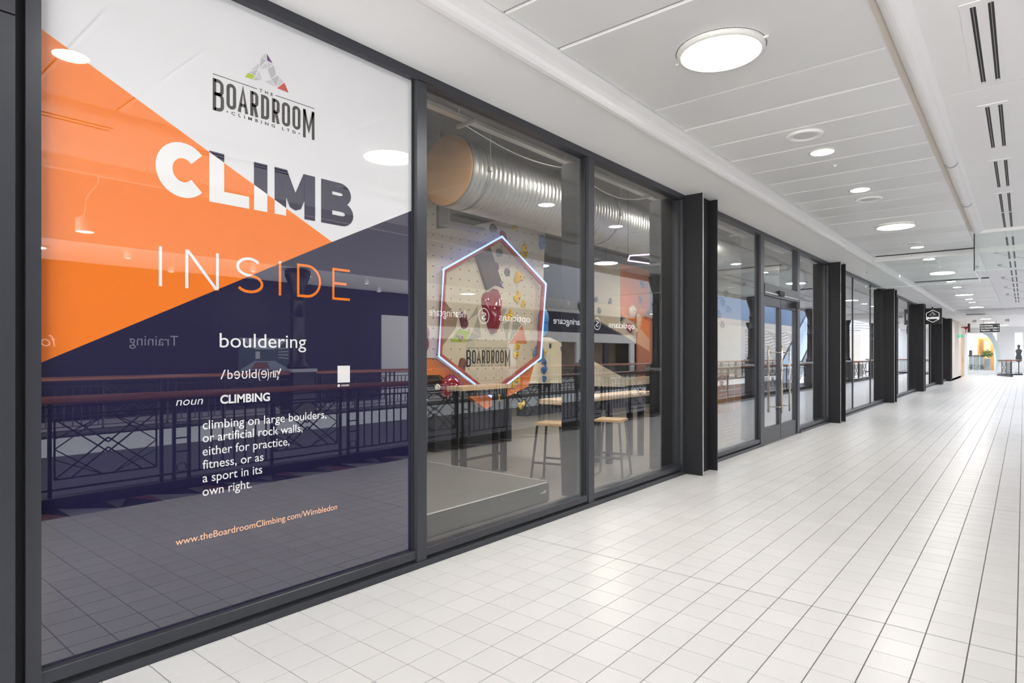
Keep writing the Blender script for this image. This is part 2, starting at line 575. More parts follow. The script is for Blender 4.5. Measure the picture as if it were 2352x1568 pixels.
B().box(-.70, -.50, 12.9, 35.55, 3.535, 3.60).build('trim_3', M_CEIL, kind='structure')
for y in (8.05, 10.35):
    B().tube([(-.595, y, 3.545), (-.595, y + .05, 3.545)], .062, 16).build('pipe_collar', M_GALVP, ce)
# beam across at the smoke baffle, dark slots
B().box(-2.44, 1.05, 14.98, 15.10, 3.44, 3.60).build('cross_beam', M_CEIL, ce)
B().box(-2.40, -.72, 14.90, 14.98, 3.54, 3.60).build('shadow_slot', M_GAP, ce)
B().box(-2.40, -.72, 20.9, 21.1, 3.535, 3.548).build('shadow_slot', M_GAP, ce)
# bulkhead at the far end
B().box(-3.4, 1.2, 35.6, 36.1, 3.25, 3.62).build('bulkhead', M_SOFF, ce)
B().box(-3.4, .9, 36.1, 57.0, 3.42, 3.5).build('soffit_panel', M_CEIL, ce)
B().box(-2.05, -1.35, 35.5, 35.6, 3.30, 3.32).build('shadow_slot', M_GAP, ce)


# big round lights, downlights, speakers
def big_light():
    t = thing('round_ceiling_light', (0, 0, 0), 'x', 'ceiling light', 'large round ceiling lights')
    B().lathe((0, 0, 0), [(.285, -.004), (.285, -.022), (.268, -.03), (.258, -.03), (.256, -.018), (.256, 0)], 48, cap0=False, cap1=False).build('rim', M_TRIM, t)
    B().lathe((0, 0, 0), [(.257, -.019), (.257, -.012)], 48).build('diffuser', M_LIT, t)
    B().lathe((0, 0, 0), [(.292, -.002), (.292, 0)], 48).build('shadow_ring', M_GAP, t)
    for s in (-1, 1): B().box(s * .30 - .018, s * .30 + .018, -.008, .008, -.014, -.002).build('clip', M_TRIM, t)
    return t


bl = big_light()
LB = ['large round light nearest the camera, beside the first steel column', 'second large round ceiling light, in front of the glass smoke baffle', 'third large round ceiling light, seen behind the glass smoke baffle',
      'fourth large round ceiling light, beyond the dark transverse slot', 'farthest large round ceiling light, before the end bulkhead']
for i in range(5):
    y = [4.108, 11.506, 18.95, 26.3, 33.7][i]
    place(bl, i > 0, (-1.575, y, CZ - (.004 if 1 else 0)), label=LB[i])
o = copy_tree(bl); o.location = (-1.575, -3.3, CZ - .004); o['label'] = 'large round light in the planks behind the camera'


def downlight():
    t = thing('downlight', (0, 0, 0), 'x', 'downlight', 'small round downlights')
    B().lathe((0, 0, 0), [(.125, 0), (.125, -.008), (.108, -.010), (.105, -.003)], 32, cap0=True, cap1=False).build('rim', M_TRIM, t)
    B().lathe((0, 0, 0), [(.106, -.006), (.106, -.003)], 32).build('lens', M_SPOT, t)
    return t


def speaker():
    t = thing('ceiling_speaker', (0, 0, 0), 'x', 'speaker', 'round ceiling speakers')
    B().lathe((0, 0, 0), [(.165, 0), (.165, -.012), (.150, -.022), (.105, -.012), (.100, -.006)], 32, cap1=False).build('bezel', M_CEIL, t)
    B().lathe((0, 0, 0), [(.10, -.008), (.10, -.003)], 32).build('grille', mat('speaker_mesh', (.62, .62, .61), rough=.6, var=.3, scale=200), t)
    return t


dl = downlight(); sp = speaker()
DY = [(-.57, 'downlight just behind the camera'), (1.34, 'downlight above the camera, outside the picture, mirrored in the printed film'), (6.848, 'nearest small bright downlight, beside a speaker ring'),
      (8.726, 'second small bright downlight, before the second speaker ring'), (14.12, 'small downlight just behind the third speaker ring'), (16.03, 'small downlight behind the glass baffle, before the fourth speaker'),
      (21.4, 'small downlight beyond the third large round light'), (23.4, 'small downlight seen past the dark slot in the planks'), (28.8, 'small downlight level with the fifth steel column'), (30.6, 'farthest small downlight before the end bulkhead')]
for i, (y, lb) in enumerate(DY): place(dl, i > 0, (-1.575, y, CZ), label=lb)
SY = [(6.217, 'white speaker ring nearest the camera, before the first downlight'), (9.333, 'second white speaker ring, past two downlights'), (13.6, 'third white speaker ring, before the cross beam'),
      (16.76, 'fourth white speaker ring, seen through the glass baffle'), (24.1, 'fifth white speaker ring, far along the planks'), (26.2, 'farthest white speaker ring in the planks')]
for i, (y, lb) in enumerate(SY): place(sp, i > 0, (-1.58, y, CZ), label=lb)
t = thing('ceiling_sensor', (-1.58, 7.42, CZ), 'tiny white sensor with green dot between the downlights', 'sensor')
B().lathe((-1.58, 7.42, CZ), [(.02, 0), (.02, -.006), (.01, -.012)], 16).build('housing', M_CEIL, t)
B().lathe((-1.58, 7.42, CZ - .0125), [(.006, 0), (.006, -.001)], 12).build('indicator', mat('green_indicator', (.3, 1, .6), emit=1.5), t)


# linear slot diffusers
def diffuser():
    t = thing('slot_diffuser', (0, 0, 0), 'x', 'air vent', 'twin slot air diffusers')
    B().box(-.15, .05, -.06, 1.38, -.004, 0).build('plate', M_CEIL, t)
    for x in (-.085, 0.0):
        q = B().box(x - .014, x + .014, 0, 1.32, -.006, -.0035); q.build('slot', M_GAP, t)
        B().box(x - .0025, x + .0025, 0, 1.32, -.009, -.0058).build('blade', mat('grey_blade', (.25, .24, .23), rough=.4), t)
        B().prism([(x - .012, 1.295, -.0062), (x + .012, 1.295, -.0062), (x, 1.32, -.0062)], (0, 0, -.004)).build('end_clip', M_TRIM, t)
    return t


df = diffuser()
DN = ['first', 'second', 'third', 'fourth', 'fifth', 'sixth', 'seventh', 'eighth', 'ninth', 'tenth', 'eleventh', 'twelfth', 'thirteenth', 'fourteenth', 'fifteenth']
yy = [4.55, 6.47, 8.36, 10.10, 11.49, 13.9, 15.8, 17.6, 19.5, 21.3, 23.2, 25.0, 26.9, 28.7, 30.5]
for i, y in enumerate(yy):
    place(df, i > 0, (-.147, y, CZ), label='%s twin slot air vent from the camera in the right-hand ceiling strip' % DN[i])
for i, y in enumerate((2.62, .70, -1.22)):
    o = copy_tree(df); o.location = (-.147, y, CZ); o['label'] = ['twin slot vent just outside the top of the picture', 'twin slot vent right above the camera', 'twin slot vent behind the camera'][i]

# glass smoke baffle
sb = thing('smoke_baffle', (-1.6, 15.1, 3.55), 'frameless clear glass smoke baffle hanging across the corridor under the cross beam', 'glass baffle')
for a, b in ((-2.62, -2.0), (-1.99, -1.32), (-1.31, -.645)):
    B().box(a, b, 15.12, 15.13, 2.90, 3.55).build('pane', M_BGLASS, sb)
for a, b in ((12.92, 14.0), (14.01, 15.11)):
    B().box(-.640, -.630, a, b, 2.89, 3.54).build('pane', M_BGLASS, sb)
for a, b in ((-.63, .2), (.21, 1.04)):
    B().box(a, b, 12.90, 12.91, 2.885, 3.55).build('pane', M_BGLASS, sb)
B().box(-.643, -.628, 12.895, 12.915, 2.885, 3.55).build('corner_post', M_GAP, sb)
B().box(-.64, 1.04, 12.88, 12.93, 3.50, 3.55).build('top_rail', M_CEIL, sb)
B().box(-2.62, -.64, 15.11, 15.135, 2.894, 2.902).build('bottom_edge', mat('green_glass_edge', (.55, .62, .60), rough=.3), sb)
B().box(-.64, 1.04, 12.895, 12.915, 2.878, 2.886).build('bottom_edge', MATS['green_glass_edge'], sb)
for x in (-2.6, -2.32, -1.3, -.75):
    B().tube([(x, 15.10, 3.25), (x, 15.14, 3.25)], .012, 10).build('glass_clamp', M_CHROME, sb)

# garland cables on brackets
for i, (u, y) in enumerate(((-.42, 15.6), (-.42, 18.0), (-.42, 21.0), (-.42, 24.0), (-.42, 27.0))):
    g = thing('garland_cable', (u, y, CZ), '%s sagging cable and bracket under the right ceiling strip' % ['nearest', 'second', 'third', 'fourth', 'farthest'][i], 'cable', 'sagging ceiling cables')
    B().prism([(u - .05, y, 3.545), (u + .05, y, 3.545), (u + .02, y, 3.49), (u - .02, y, 3.49)], (0, .02, 0)).build('bracket', M_GALVP, g)
    B().tube([(u + 1.4 * k / 10, y + .1 * k / 10, 3.50 - .17 * math.sin(PI * k / 10)) for k in range(11)], .004, 6).build('wire', M_GALVP, g)

# ------------------------------------------------------------------ shopfront


def bay(n, y0, y1, mull, door=None, film=None):
    """a bay of the shopfront between two columns; mull = list of (a, b) mullion edges"""
    t = thing('window_%d' % n, (-3.32, (y0 + y1) / 2, 0), kind='structure')
    B().box(-3.40, -3.262, y0, y1, 3.415, 3.485).build('head_rail', M_FRAME, t)
    ops = []
    if door: ops = [(y0, door[0]), (door[1], y1)]
    else: ops = [(y0, y1)]
    for a, b in ops:
        B().box(-3.40, -3.250, a, b, 0, .044).build('sill_base', M_FRAME, t)
        B().box(-3.40, -3.290, a, b, .044, .060).build('sill_gap', M_GAP, t)
        q = B().box(-3.40, -3.272, a, b, .060, .122)
        bmesh.ops.bevel(q.bm, geom=[e for e in q.bm.edges], offset=.004, segments=1, affect='EDGES')
        q.build('sill_rail', M_FRAME, t)
    jam = [(y0, y0 + .03)] + mull + [(y1 - .07, y1)]
    fx = -3.262 if n < 3 else -3.298
    for a, b in jam[1:]:
        B().box(-3.40, fx, a, b, .0, 3.42).build('mullion', M_FRAME, t)
        if n < 3: B().box(-3.62, -3.405, b - .05, b - .02, .06, 3.42).build('fin', M_STEEL, t)
    B().box(-3.40, fx, jam[0][0], jam[0][1], .0, 3.42).build('mullion', M_FRAME, t)
    for k in range(len(jam) - 1):
        a, b = jam[k][1], jam[k + 1][0]
        if door and a < door[0] + .3 < b:
            B().box(GX - .008, GX, a, b, 2.66, 3.417).build('pane', M_GLASS, t)
            continue
        B().box(-3.330, -3.302, a, a + .008, .122, 3.415).build('gasket', M_GAP, t)
        B().box(-3.330, -3.300, b - .012, b, .122, 3.415).build('gasket', M_GAP, t)
        if film and k in film: continue
        B().box(GX - .008, GX, a, b, .12, 3.417).build('pane', M_GLASS, t)
    return t


w1 = bay(1, .73, 7.34, [(2.904, 2.994), (5.117, 5.215)], film=(0,))
w2 = bay(2, 7.82, 14.77, [(10.232, 10.405), (12.335, 12.49)], door=(10.232, 12.49))
w3 = bay(3, 15.24, 21.95, [(17.40, 17.48), (19.72, 19.80)])
w4 = bay(4, 22.42, 29.26, [(24.6, 24.72), (27.0, 27.12)])
w5 = bay(5, 29.73, 36.4, [(31.9, 32.02), (34.2, 34.32)])
w6 = bay(6, 36.87, 41.3, [(40.0, 40.1)], film=(0,))

# printed film in the first window
P_W = under_glass('print_white', (.74, .745, .75)); P_O = under_glass('print_orange', (.86, .20, .012)); P_N = under_glass('print_navy', (.013, .012, .042))
P_WL = under_glass('print_letter_white', (.82, .82, .80)); P_K = under_glass('print_black', (.022, .019, .017))
P_G1 = under_glass('print_light_grey', (.56, .56, .58)); P_G2 = under_glass('print_mid_grey', (.46, .46, .48)); P_V = under_glass('print_violet', (.085, .008, .13)); P_GR = under_glass('print_green', (.40, .53, .02)); P_R = under_glass('print_red', (.52, .04, .014)); P_PE = under_glass('print_peach', (.95, .52, .30))
ya, yb = .76, 2.896
ap = (2.247, 2.194)
f = Flat((GX, 0, 0), (0, 1, 0))
f.poly([(ya, 2.925), (ya, 3.42), (yb, 3.42), (yb, 2.504), ap], 0)
f.poly([(ya, 1.456), ap, (ya, 2.925)], 1)
f.poly([(ya, .12), (yb, .12), (yb, 2.504), ap, (ya, 1.456)], 2)
film = f.build('printed_film', [P_W, P_O, P_N], w1)
B().box(GX - .012, GX - .001, ya - .02, yb, .12, 3.417).build('film_backing', M_GAP, w1)
GT = GX + .0012
f = Flat((GT, 0, 0), (0, 1, 0))
nA = (2.925 - ap[1], ap[0] - ya)         # normal of the orange/white edge (points up-right)
up_side = lambda a, b: (a - ap[0]) * nA[0] + (b - ap[1]) * nA[1] > 0
lo = None
nB = (-(ap[1] - 1.456), ap[0] - ya)      # normal of the orange/navy edge (points up-left)
side_b = lambda a, b: (a - ap[0]) * nB[0] + (b - ap[1]) * nB[1] < 0


def clip(poly, nn, sign):
    out = []
    dd = [((p[0] - ap[0]) * nn[0] + (p[1] - ap[1]) * nn[1]) * sign for p in poly]
    for i in range(len(poly)):
        j = (i + 1) % len(poly)
        if dd[i] >= 0: out.append(poly[i])
        if dd[i] * dd[j] < 0:
            q = dd[i] / (dd[i] - dd[j])
            out.append((poly[i][0] + (poly[j][0] - poly[i][0]) * q, poly[i][1] + (poly[j][1] - poly[i][1]) * q))
    return out


LAY = [0]


def put(polys, nn, m_pos, m_neg):
    """flat letter pieces, two-coloured along the print's diagonal"""
    LAY[0] += 1
    for p in polys:
        for sg_, m_ in ((1, m_pos), (-1, m_neg)):
            c = clip(p, nn, sg_)
            if len(c) > 2:
                f.bm.verts.ensure_lookup_table(); nv = len(f.bm.verts)
                f.poly(c, m_)
                f.bm.verts.ensure_lookup_table()
                bmesh.ops.translate(f.bm, verts=f.bm.verts[nv:], vec=f.n * (.00015 * (LAY[0] % 8)))


def strip(pts, w, closed=False):
    g = Flat((0, 0, 0), (1, 0, 0), (0, 1, 0)); g.stroke(pts, w, closed)
    r = [[(v.co.x, v.co.y) for v in fc.verts] for fc in g.bm.faces]
    g.bm.free()
    return r


def rc(x0, x1, y0, y1): return [[(x0, y0), (x1, y0), (x1, y1), (x0, y1)]]


z0, z1 = 2.303, 2.571
T = .079
mid = (z0 + z1) / 2
cl = lambda p: put(p, nA, 1, 0)
cl(strip(arc(1.232 + .131, mid, .131 - T / 2, (z1 - z0) / 2 + .006 - T / 2, 43, 317, 26), T))   # C
cl(rc(1.494, 1.494 + T, z0, z1)); cl(rc(1.494 + T, 1.712, z0, z0 + .066))                                # L
cl(rc(1.740, 1.740 + T, z0, z1))                                                                          # I
xm0, xm1 = 1.863, 2.126
cl(rc(xm0, xm0 + .072, z0, z1)); cl(rc(xm1 - .072, xm1, z0, z1))
cl([[(xm0, z1), (xm0 + .078, z1), ((xm0 + xm1) / 2 + .004, z0 + .135), ((xm0 + xm1) / 2, z0 + .04), ((xm0 + xm1) / 2 - .036, z0 + .055)], [((xm0 + xm1) / 2, z0 + .04), ((xm0 + xm1) / 2 - .004, z0 + .135), (xm1 - .078, z1), (xm1, z1), ((xm0 + xm1) / 2 + .036, z0 + .055)]][:1])
cl([[((xm0 + xm1) / 2 - .004, z0 + .135), ((xm0 + xm1) / 2 - .0, z0 + .04), ((xm0 + xm1) / 2 + .036, z0 + .055), (xm1, z1), (xm1 - .078, z1)]])
xb = 2.168
cl(rc(xb, xb + T, z0, z1))
w_ = .062
cl(strip([(xb + T, z1 - w_ / 2), (xb + .13, z1 - w_ / 2)] + arc(xb + .135, z1 - .0715, .052, .0715 - w_ / 2, 90, -90, 10) + [(xb + T, z1 - .143 + w_ / 2)], w_))
cl(strip([(xb + T, z0 + .150 - w_ / 2), (xb + .14, z0 + .150 - w_ / 2)] + arc(xb + .148, z0 + .075, .056, .075 - w_ / 2, 90, -90, 10) + [(xb + T, z0 + w_ / 2)], w_))
z0, z1 = 1.836, 2.034
t_ = .0155
ins = lambda p: put(p, nB, 0, 2)
ins(rc(1.247, 1.2625, z0, z1))                                                                            # I
ins(rc(1.3727, 1.3882, z0, z1)); ins(rc(1.529, 1.5445, z0, z1)); ins([[(1.3727, z1), (1.392, z1), (1.5445, z0), (1.525, z0)]])   # N
ins(strip(arc(1.713, z1 - .054, .066, .046, 35, 255, 14) + arc(1.716, z0 + .052, .072, .045, 80, -150, 14), t_))                 # S
ins(rc(1.889, 1.9045, z0, z1))                                                                            # I
ins(strip([(2.013, z0 + t_ / 2), (2.07, z0 + t_ / 2)] + arc(2.072, (z0 + z1) / 2, .088, (z1 - z0 - t_) / 2, -90, 90, 16) + [(2.013, z1 - t_ / 2)], t_, True))   # D
ins(rc(2.247, 2.2625, z0, z1))
for zz, e_ in ((z0, 2.378), (z1 - t_, 2.376), ((z0 + z1 - t_) / 2 + .004, 2.352)): ins(rc(2.2625, e_, zz, zz + t_))               # E
f.build('headline_lettering', [P_WL, P_N, P_O], w1)
f = Flat((GT, 0, 0), (0, 1, 0))
xh = .546
f.text('bouldering', 1.549, 2.066, 1.534, .112, off=.0)
px_ = lambda v: 1.553 + (v - 1142) * (1.905 - 1.553) / 375
for tx_, a_, b_ in (('/', 1142, 1172), ('b', 1183, 1213), ('l', 1311, 1318), ('d', 1325, 1358), ('(', 1368, 1381), (')', 1424, 1437), ('r', 1445, 1459), ('/', 1487, 1517)):
    f.text(tx_, px_(a_), px_(b_), 1.364, .072)
for a_ in (1222, 1388):
    c_ = (px_(a_) + px_(a_ + 32)) / 2
    f.stroke([(c_ + .0145 * math.cos(math.radians(t)), 1.384 + .019 * math.sin(math.radians(t))) for t in range(180, -150, -20)][::1] , .006)
    f.stroke([(c_ - .0145, 1.384), (c_ + .0145, 1.384)], .005)
c_ = px_(1284)
f.stroke([(c_ - .017, 1.402), (c_ - .008, 1.402)] + [(c_ + .0135 * math.cos(math.radians(t)), 1.381 + .016 * math.sin(math.radians(t))) for t in range(140, 401, 20)] + [(c_ + .008, 1.402), (c_ + .017, 1.402)], .006)
f.stroke([(px_(1466), 1.366), (px_(1466), 1.402)], .006); f.stroke([(px_(1461), 1.367), (px_(1471), 1.367)], .005); f.stroke([(px_(1461), 1.401), (px_(1471), 1.401)], .005)
f.stroke([(px_(1477), 1.364), (px_(1477), 1.403)], .006); f.stroke([(px_(1477), 1.388), (px_(1481), 1.399), (px_(1488), 1.402), (px_(1494), 1.397), (px_(1496), 1.388), (px_(1496), 1.358), (px_(1489), 1.350)], .006)
f.text('noun', 1.328, 1.462, 1.236, .062, shear=.22, off=-.004)
f.text('CLIMBING', 1.552, 1.835, 1.233, .064, off=.03)
for s_, e_, z_ in (('climbing on large boulders,', 2.205, 1.104), ('or artificial rock walls,', 2.042, 1.036), ('either for practice,', 1.957, .966), ('fitness, or as', 1.796, .896), ('a sport in its', 1.789, .826), ('own right.', 1.727, .755)):
    f.text(s_, 1.460, e_, z_, .068, off=.004)
f.build('definition_lettering', [P_WL], w1)
f = Flat((GT, 0, 0), (0, 1, 0))
f.text('www.theBoardroomClimbing.com/Wimbledon', 1.326, 2.283, .528, .050, off=.006)
f.build('web_address_lettering', [P_PE], w1)
f = Flat((GT, 0, 0), (0, 1, 0))
f.poly([(2.286, 1.318), (2.378, 1.318), (2.378, 1.424), (2.286, 1.424)])
f.build('blank_code_panel', [P_WL], w1)
f = Flat((GT, 0, 0), (0, 1, 0))
f.text('MORE INFO', 2.312, 2.372, 1.294, .016, off=.02)
f.poly(arc(2.295, 1.300, .009, .009, 0, 337, 15))
f.build('code_caption', [P_WL], w1)
f = Flat((GT, 0, 0), (0, 1, 0))
logo_words(f, 1.511, 2.975, .611, 0)
f.build('wordmark', [P_K], w1)
f = Flat((GT, 0, 0), (0, 1, 0))
logo_facets(f, 1.511, 2.975, .611, 0)
f.build('faceted_mark', [P_G1, P_G2, P_V, P_GR, P_R], w1)

# far poster film in window 6
f = Flat((GX, 0, 0), (0, 1, 0))
f.poly([(36.9, 2.6), (40.0, 2.2), (40.0, 3.4), (36.9, 3.4)], 0); f.poly([(36.9, 1.7), (40.0, 2.2), (36.9, 2.6)], 1); f.poly([(36.9, .12), (40.0, .12), (40.0, 2.2), (36.9, 1.7)], 2)
f.build('printed_film', [P_W, P_O, P_N], w6)
f = Flat((GT, 0, 0), (0, 1, 0)); f.text('CLIMB', 37.4, 39.2, 2.75, .36, off=.03, mi=0)
for k, s_ in enumerate(('bouldering', 'CLIMBING', 'climbing on', 'or artificial', 'either for')): f.text(s_, 37.7, 38.9, 1.55 - .22 * k, .11, mi=1)
f.build('headline_lettering', [P_N, P_WL], w6)

# storefront pier at the left edge of the picture
w0 = thing('wall_left', (-3.3, 0, 0), kind='structure')
B().box(-3.45, -3.235, -6, .665, 0, 2.905).build('cladding_panel', M_FRAME, w0)
B().box(-3.45, -3.235, -6, .665, 2.912, 3.48).build('cladding_panel', M_FRAME, w0)
B().box(-3.45, -3.30, .665, .73, 0, 3.48).build('groove', M_GAP, w0)
B().box(-3.30, -3.262, .705, .73, 0, 3.48).build('groove_bead', M_FRAME, w0)
# header and wall above the shopfront
B().box(-3.50, -3.262, -6, 42.0, 3.487, 3.6).build('header_panel', M_SOFF, w0)

# entrance doors
dr = thing('door_1', (-3.32, 11.4, 0), kind='structure')
B().box(-3.40, -3.255, 10.405, 12.335, 2.46, 2.66).build('transom', M_FRAME, dr)
B().box(-3.262, -3.245, 10.41, 12.33, 2.50, 2.52).build('transom_bead', M_EDGE, dr)
B().box(-3.255, -3.215, 11.1, 11.36, 2.50, 2.58).build('door_sensor', M_GAP, dr)
B().box(-3.255, -3.19, 12.0, 12.2, 2.33, 2.45).build('closer', M_GAP, dr)
B().box(-3.36, -3.26, 10.405, 12.335, 0, .012).build('threshold', M_CHROME, dr)
for a, b, hy in ((10.43, 11.33, 11.14), (11.35, 12.31, 11.60)):
    lf = thing('door_leaf', (0, 0, 0)); lf.parent = dr; lf.location = Vector((-3.3, (a + b) / 2, 0)) - dr.location
    q = B().box(-3.33, -3.28, a, a + .045, .015, 2.46).box(-3.33, -3.28, b - .045, b, .015, 2.46).box(-3.33, -3.28, a + .045, b - .045, .015, .27).box(-3.33, -3.28, a + .045, b - .045, 2.30, 2.46)
    q.build('leaf_frame', M_FRAME, lf)
    B().box(GX - .008, GX, a + .045, b - .045, .27, 2.30).build('pane', M_GLASS, lf)
    for s in (-3.20, -3.41):
        q = B().tube([(s, hy, .48), (s, hy, 1.64)], .017, 14)
        for z in (.58, 1.52): q.tube([(s, hy, z), (-3.305, hy, z)], .010, 8)
        q.build('pull_handle', M_CHROME, lf)

# steel H columns
for i, y in enumerate([-.05] + COLS):
    lb = ['black steel H column at the end of the storefront behind the cladding, by the camera', 'nearest black steel H column, between the second pane pair and the doors', 'second black steel H column, just past the entrance doors', 'third black steel H column along the shopfront',
          'fourth black steel H column, just before the hanging square sign', 'fifth black steel H column, just beyond the hanging square sign', 'farthest and last black steel H column, at the poster window'][i]
    c = thing('steel_column', (-3.2, y + CD / 2, 0), lb, 'column', 'steel H columns of the shopfront')
    top = 3.478
    if i == 0:
        B().box(-3.9, -3.46, y, y + .42, 0, top).build('web', M_STEEL, c)
        continue
    for nm, a in (('flange', y), ('flange', y + CD - .016)):
        B().box(-3.24, -3.036, a, a + .016, 0, top).build(nm, M_STEEL, c)
        B().box(-3.036, -3.030, a, a + .016, 0, top).build('flange_edge', M_EDGE if nm and a == y else M_STEEL, c)  # near edge coloured pale to stand for its bright highlight
        B().box(-3.243, -3.235, a, a + .016, 0, top).build('flange_back', M_STEEL, c) if 0 else None
    B().box(-3.145, -3.13, y + .016, y + CD - .016, 0, top).build('web', M_STEEL, c)
    B().box(-3.75, -3.24, y, y + CD, 0, top).build('casing', M_STEEL, c)
    B().box(-3.2402, -3.037, y - .0012, y, 2.69, 2.696).build('seam', M_GAP, c)

# square sign hanging from the shopfront
sg = thing('projecting_sign', (-2.98, 31.5, 3.1), 'square black projecting sign with white hexagon outline and triangle mark between far columns', 'sign')
B().box(-3.28, -2.64, 31.47, 31.53, 2.75, 3.42).build('panel', mat('black_sign_face', (.012, .012, .013), rough=.3), sg)
B().box(-3.0, -2.95, 31.49, 31.51, 3.42, 3.48).build('hanger', M_STEEL, sg)
f = Flat((-2.96, 31.468, 3.085), (1, 0, 0), (0, 0, 1))
hexp = [(.26 * math.sin(k * PI / 3), .26 * math.cos(k * PI / 3)) for k in range(6)]
f.stroke(hexp, .016, True, 0)
E_W = mat('lit_white_sign', (.9, .9, .9), emit=.7, var=0)
logo_words(f, -.20, -.02, .40, 0, small=False, thick=.034)
f.build('hexagon_outline', [E_W], sg)
f = Flat((-2.96, 31.466, 3.085), (1, 0, 0), (0, 0, 1))
logo_facets(f, -.33, -.03, .66, 0)
f.build('faceted_mark', [mat('sign_grey', (.75, .75, .75), var=0), mat('sign_grey2', (.6, .6, .6), var=0), mat('sign_violet', (.3, .1, .4), var=0), mat('sign_green', (.5, .65, .1), var=0), mat('sign_red', (.75, .08, .04), var=0)], sg)
f = Flat((-2.96, 31.532, 3.085), (-1, 0, 0), (0, 0, 1)); f.stroke(hexp, .016, True, 0); logo_words(f, -.20, -.02, .40, 0, small=False, thick=.034); f.build('hexagon_outline', [E_W], sg)
# ------------------------------------------------------------------ climbing hall behind the glass
hall = thing('hall_shell', (-9, 10, 0), kind='structure')
B().box(-15, -3.41, -2, 42, -.05, -.005).build('hall_floor', M_GFLOOR, hall)
B().box(-15.1, -3.51, -2, 42, 4.85, 4.95).build('hall_ceiling', M_GCEIL, hall)
B().box(-15.1, -15, -2, 42, 0, 4.85).build('hall_wall', M_GWALL, hall)
B().box(-15, -3.5, -2.1, -2, 0, 4.85).build('hall_wall', M_GWALL, hall)
B().box(-15, -3.5, 42, 42.1, 0, 4.85).build('hall_wall', M_GWALL, hall)
B().box(-3.62, -3.505, -2, 42, 3.60, 4.85).build('hall_wall', M_GCEIL, hall)
for x in (-4.4, -8.6, -12.4): B().box(x - .15, x + .15, -2, 42, 4.5, 4.85).build('ceiling_beam', M_GCEIL, hall)
for y in (2, 9.4, 16.8, 24.2): B().box(-15, -3.6, y - .15, y + .15, 4.58, 4.86).build('ceiling_beam', M_GCEIL, hall)

HO = Vector((-6.81, 6.46, 0)); HD = Vector((.097, .9953, 0)); HN = Vector((.9953, -.097, 0))


def hp(s, z, n=0.0): return HO + HD * s + Vector((0, 0, z)) + HN * n


def slab(poly, n0, n1, name, m, parent):
    return B().prism([hp(s, z, n0) for s, z in poly], HN * (n1 - n0)).build(name, m, parent)


wallA = thing('climbing_wall', hp(1.1, 0), 'pale plywood bouldering wall with painted triangle mark behind the neon hexagon', 'climbing wall')
slab([(-.02, 3.38), (.6, 3.50), (1.326, 3.72), (2.43, 3.74), (2.343, 2.2), (2.19, 1.43), (1.004, .835), (-.02, 1.43)], -.10, 0, 'cream_panel', M_PLY, wallA)
slab([(-1.6, 4.4), (-.03, 4.4), (-.03, 1.43), (-1.6, 1.5)], -.06, .02, 'cream_panel', M_PLY, wallA)
slab([(-1.6, 1.49), (-.03, 1.42), (1.004, .830), (2.185, 1.42), (1.985, .93), (1.478, .78), (1.004, .60), (.479, .92), (.049, 1.18), (-1.6, 1.18)], -.12, .0, 'orange_panel', M_ORANGE, wallA)
slab([(.049, 1.17), (.479, .91), (1.004, .59), (1.478, .77), (1.7, .82), (1.7, 0), (.049, 0)], -.30, -.12, 'charcoal_base', M_CHAR, wallA)
b = B()
for i in range(-8, 14):
    for j in range(24):
        s, z = .09 + .18 * i, .95 + .155 * j
        lim = 3.34 + .16 * s if s < 2 else 3.6
        if (s < -.05 and z < 4.3 and z > 1.2) or (s > 0 and z < lim and z > .85 and s < 2.3 and z > .9 + abs(s - 1.0) * .5):
            c = hp(s, z, .0212 if s < 0 else .0012)
            b.bm.faces.new([b.bm.verts.new(c + HD * (.011 * math.cos(k * PI / 3)) + Vector((0, 0, .011 * math.sin(k * PI / 3)))) for k in range(6)])
b.build('bolt_hole', M_GAP, wallA, kind='stuff')
b = B()
for s, z in ((-.30, 3.9), (-.30, 3.4), (-.30, 2.8), (-.30, 2.2), (-.3, 1.7)):
    pass
b.bm.free()
# opening with dark window above the wall
op = thing('ceiling_recess_frame', hp(.5, 3.6), kind='structure')
B().prism([hp(.0, 3.42, .05), hp(.05, 3.42, .05), hp(.05, 4.1, .05), hp(.0, 4.1, .05)], HN * .2).build('side_board', mat('grey_board', (.38, .36, .36)), op)
B().prism([hp(.05, 3.42, .05), hp(.75, 3.42, .05), hp(.75, 3.47, .05), hp(.05, 3.47, .05)], HN * .2).build('lower_board', MATS['grey_board'], op)
# painted mark
M_PB = mat('painted_brown', (.36, .24, .15), rough=.6, var=.15, stretch=(1, 1, 5)); M_PG = mat('bare_osb_grey', (.46, .42, .33), rough=.7, var=.35, scale=30); M_PGR = mat('painted_lime', (.42, .55, .06), rough=.5); M_PO = mat('painted_coral', (.72, .24, .10), rough=.5); M_PV = mat('painted_plum', (.16, .05, .14), rough=.5)
f = Flat(hp(0, 0, .0025), HD)
f.poly([(.045, 2.403), (.401, 2.046), (.36, 1.9), (-.0, 1.507)], 0)
for p in ([(0.811, 2.27), (0.818, 2.146), (0.613, 2.019)], [(0.832, 2.126), (0.888, 1.784), (0.708, 1.863)], [(0.701, 1.847), (0.902, 1.774), (0.56, 1.674)], [(1.35, 2.245), (1.47, 2.25), (1.32, 1.965)], [(1.38, 1.999), (1.54, 2.049), (1.471, 1.676)], [(1.632, 2.117), (1.812, 2.003), (1.532, 1.71)]): f.poly(p, 1)
f.poly([(0.401, 1.875), (0.674, 1.857), (0.546, 1.676), (0.253, 1.682)], 2)
f.poly([(1.836, 1.992), (1.957, 1.671), (1.516, 1.666)], 3)
f.poly([(1.188, 2.624), (1.291, 2.691), (1.41, 2.582)], 4)
f.build('painted_mark', [M_PB, M_PG, M_PGR, M_PO, M_PV], wallA)
f = Flat(hp(0, 0, .003), HD)
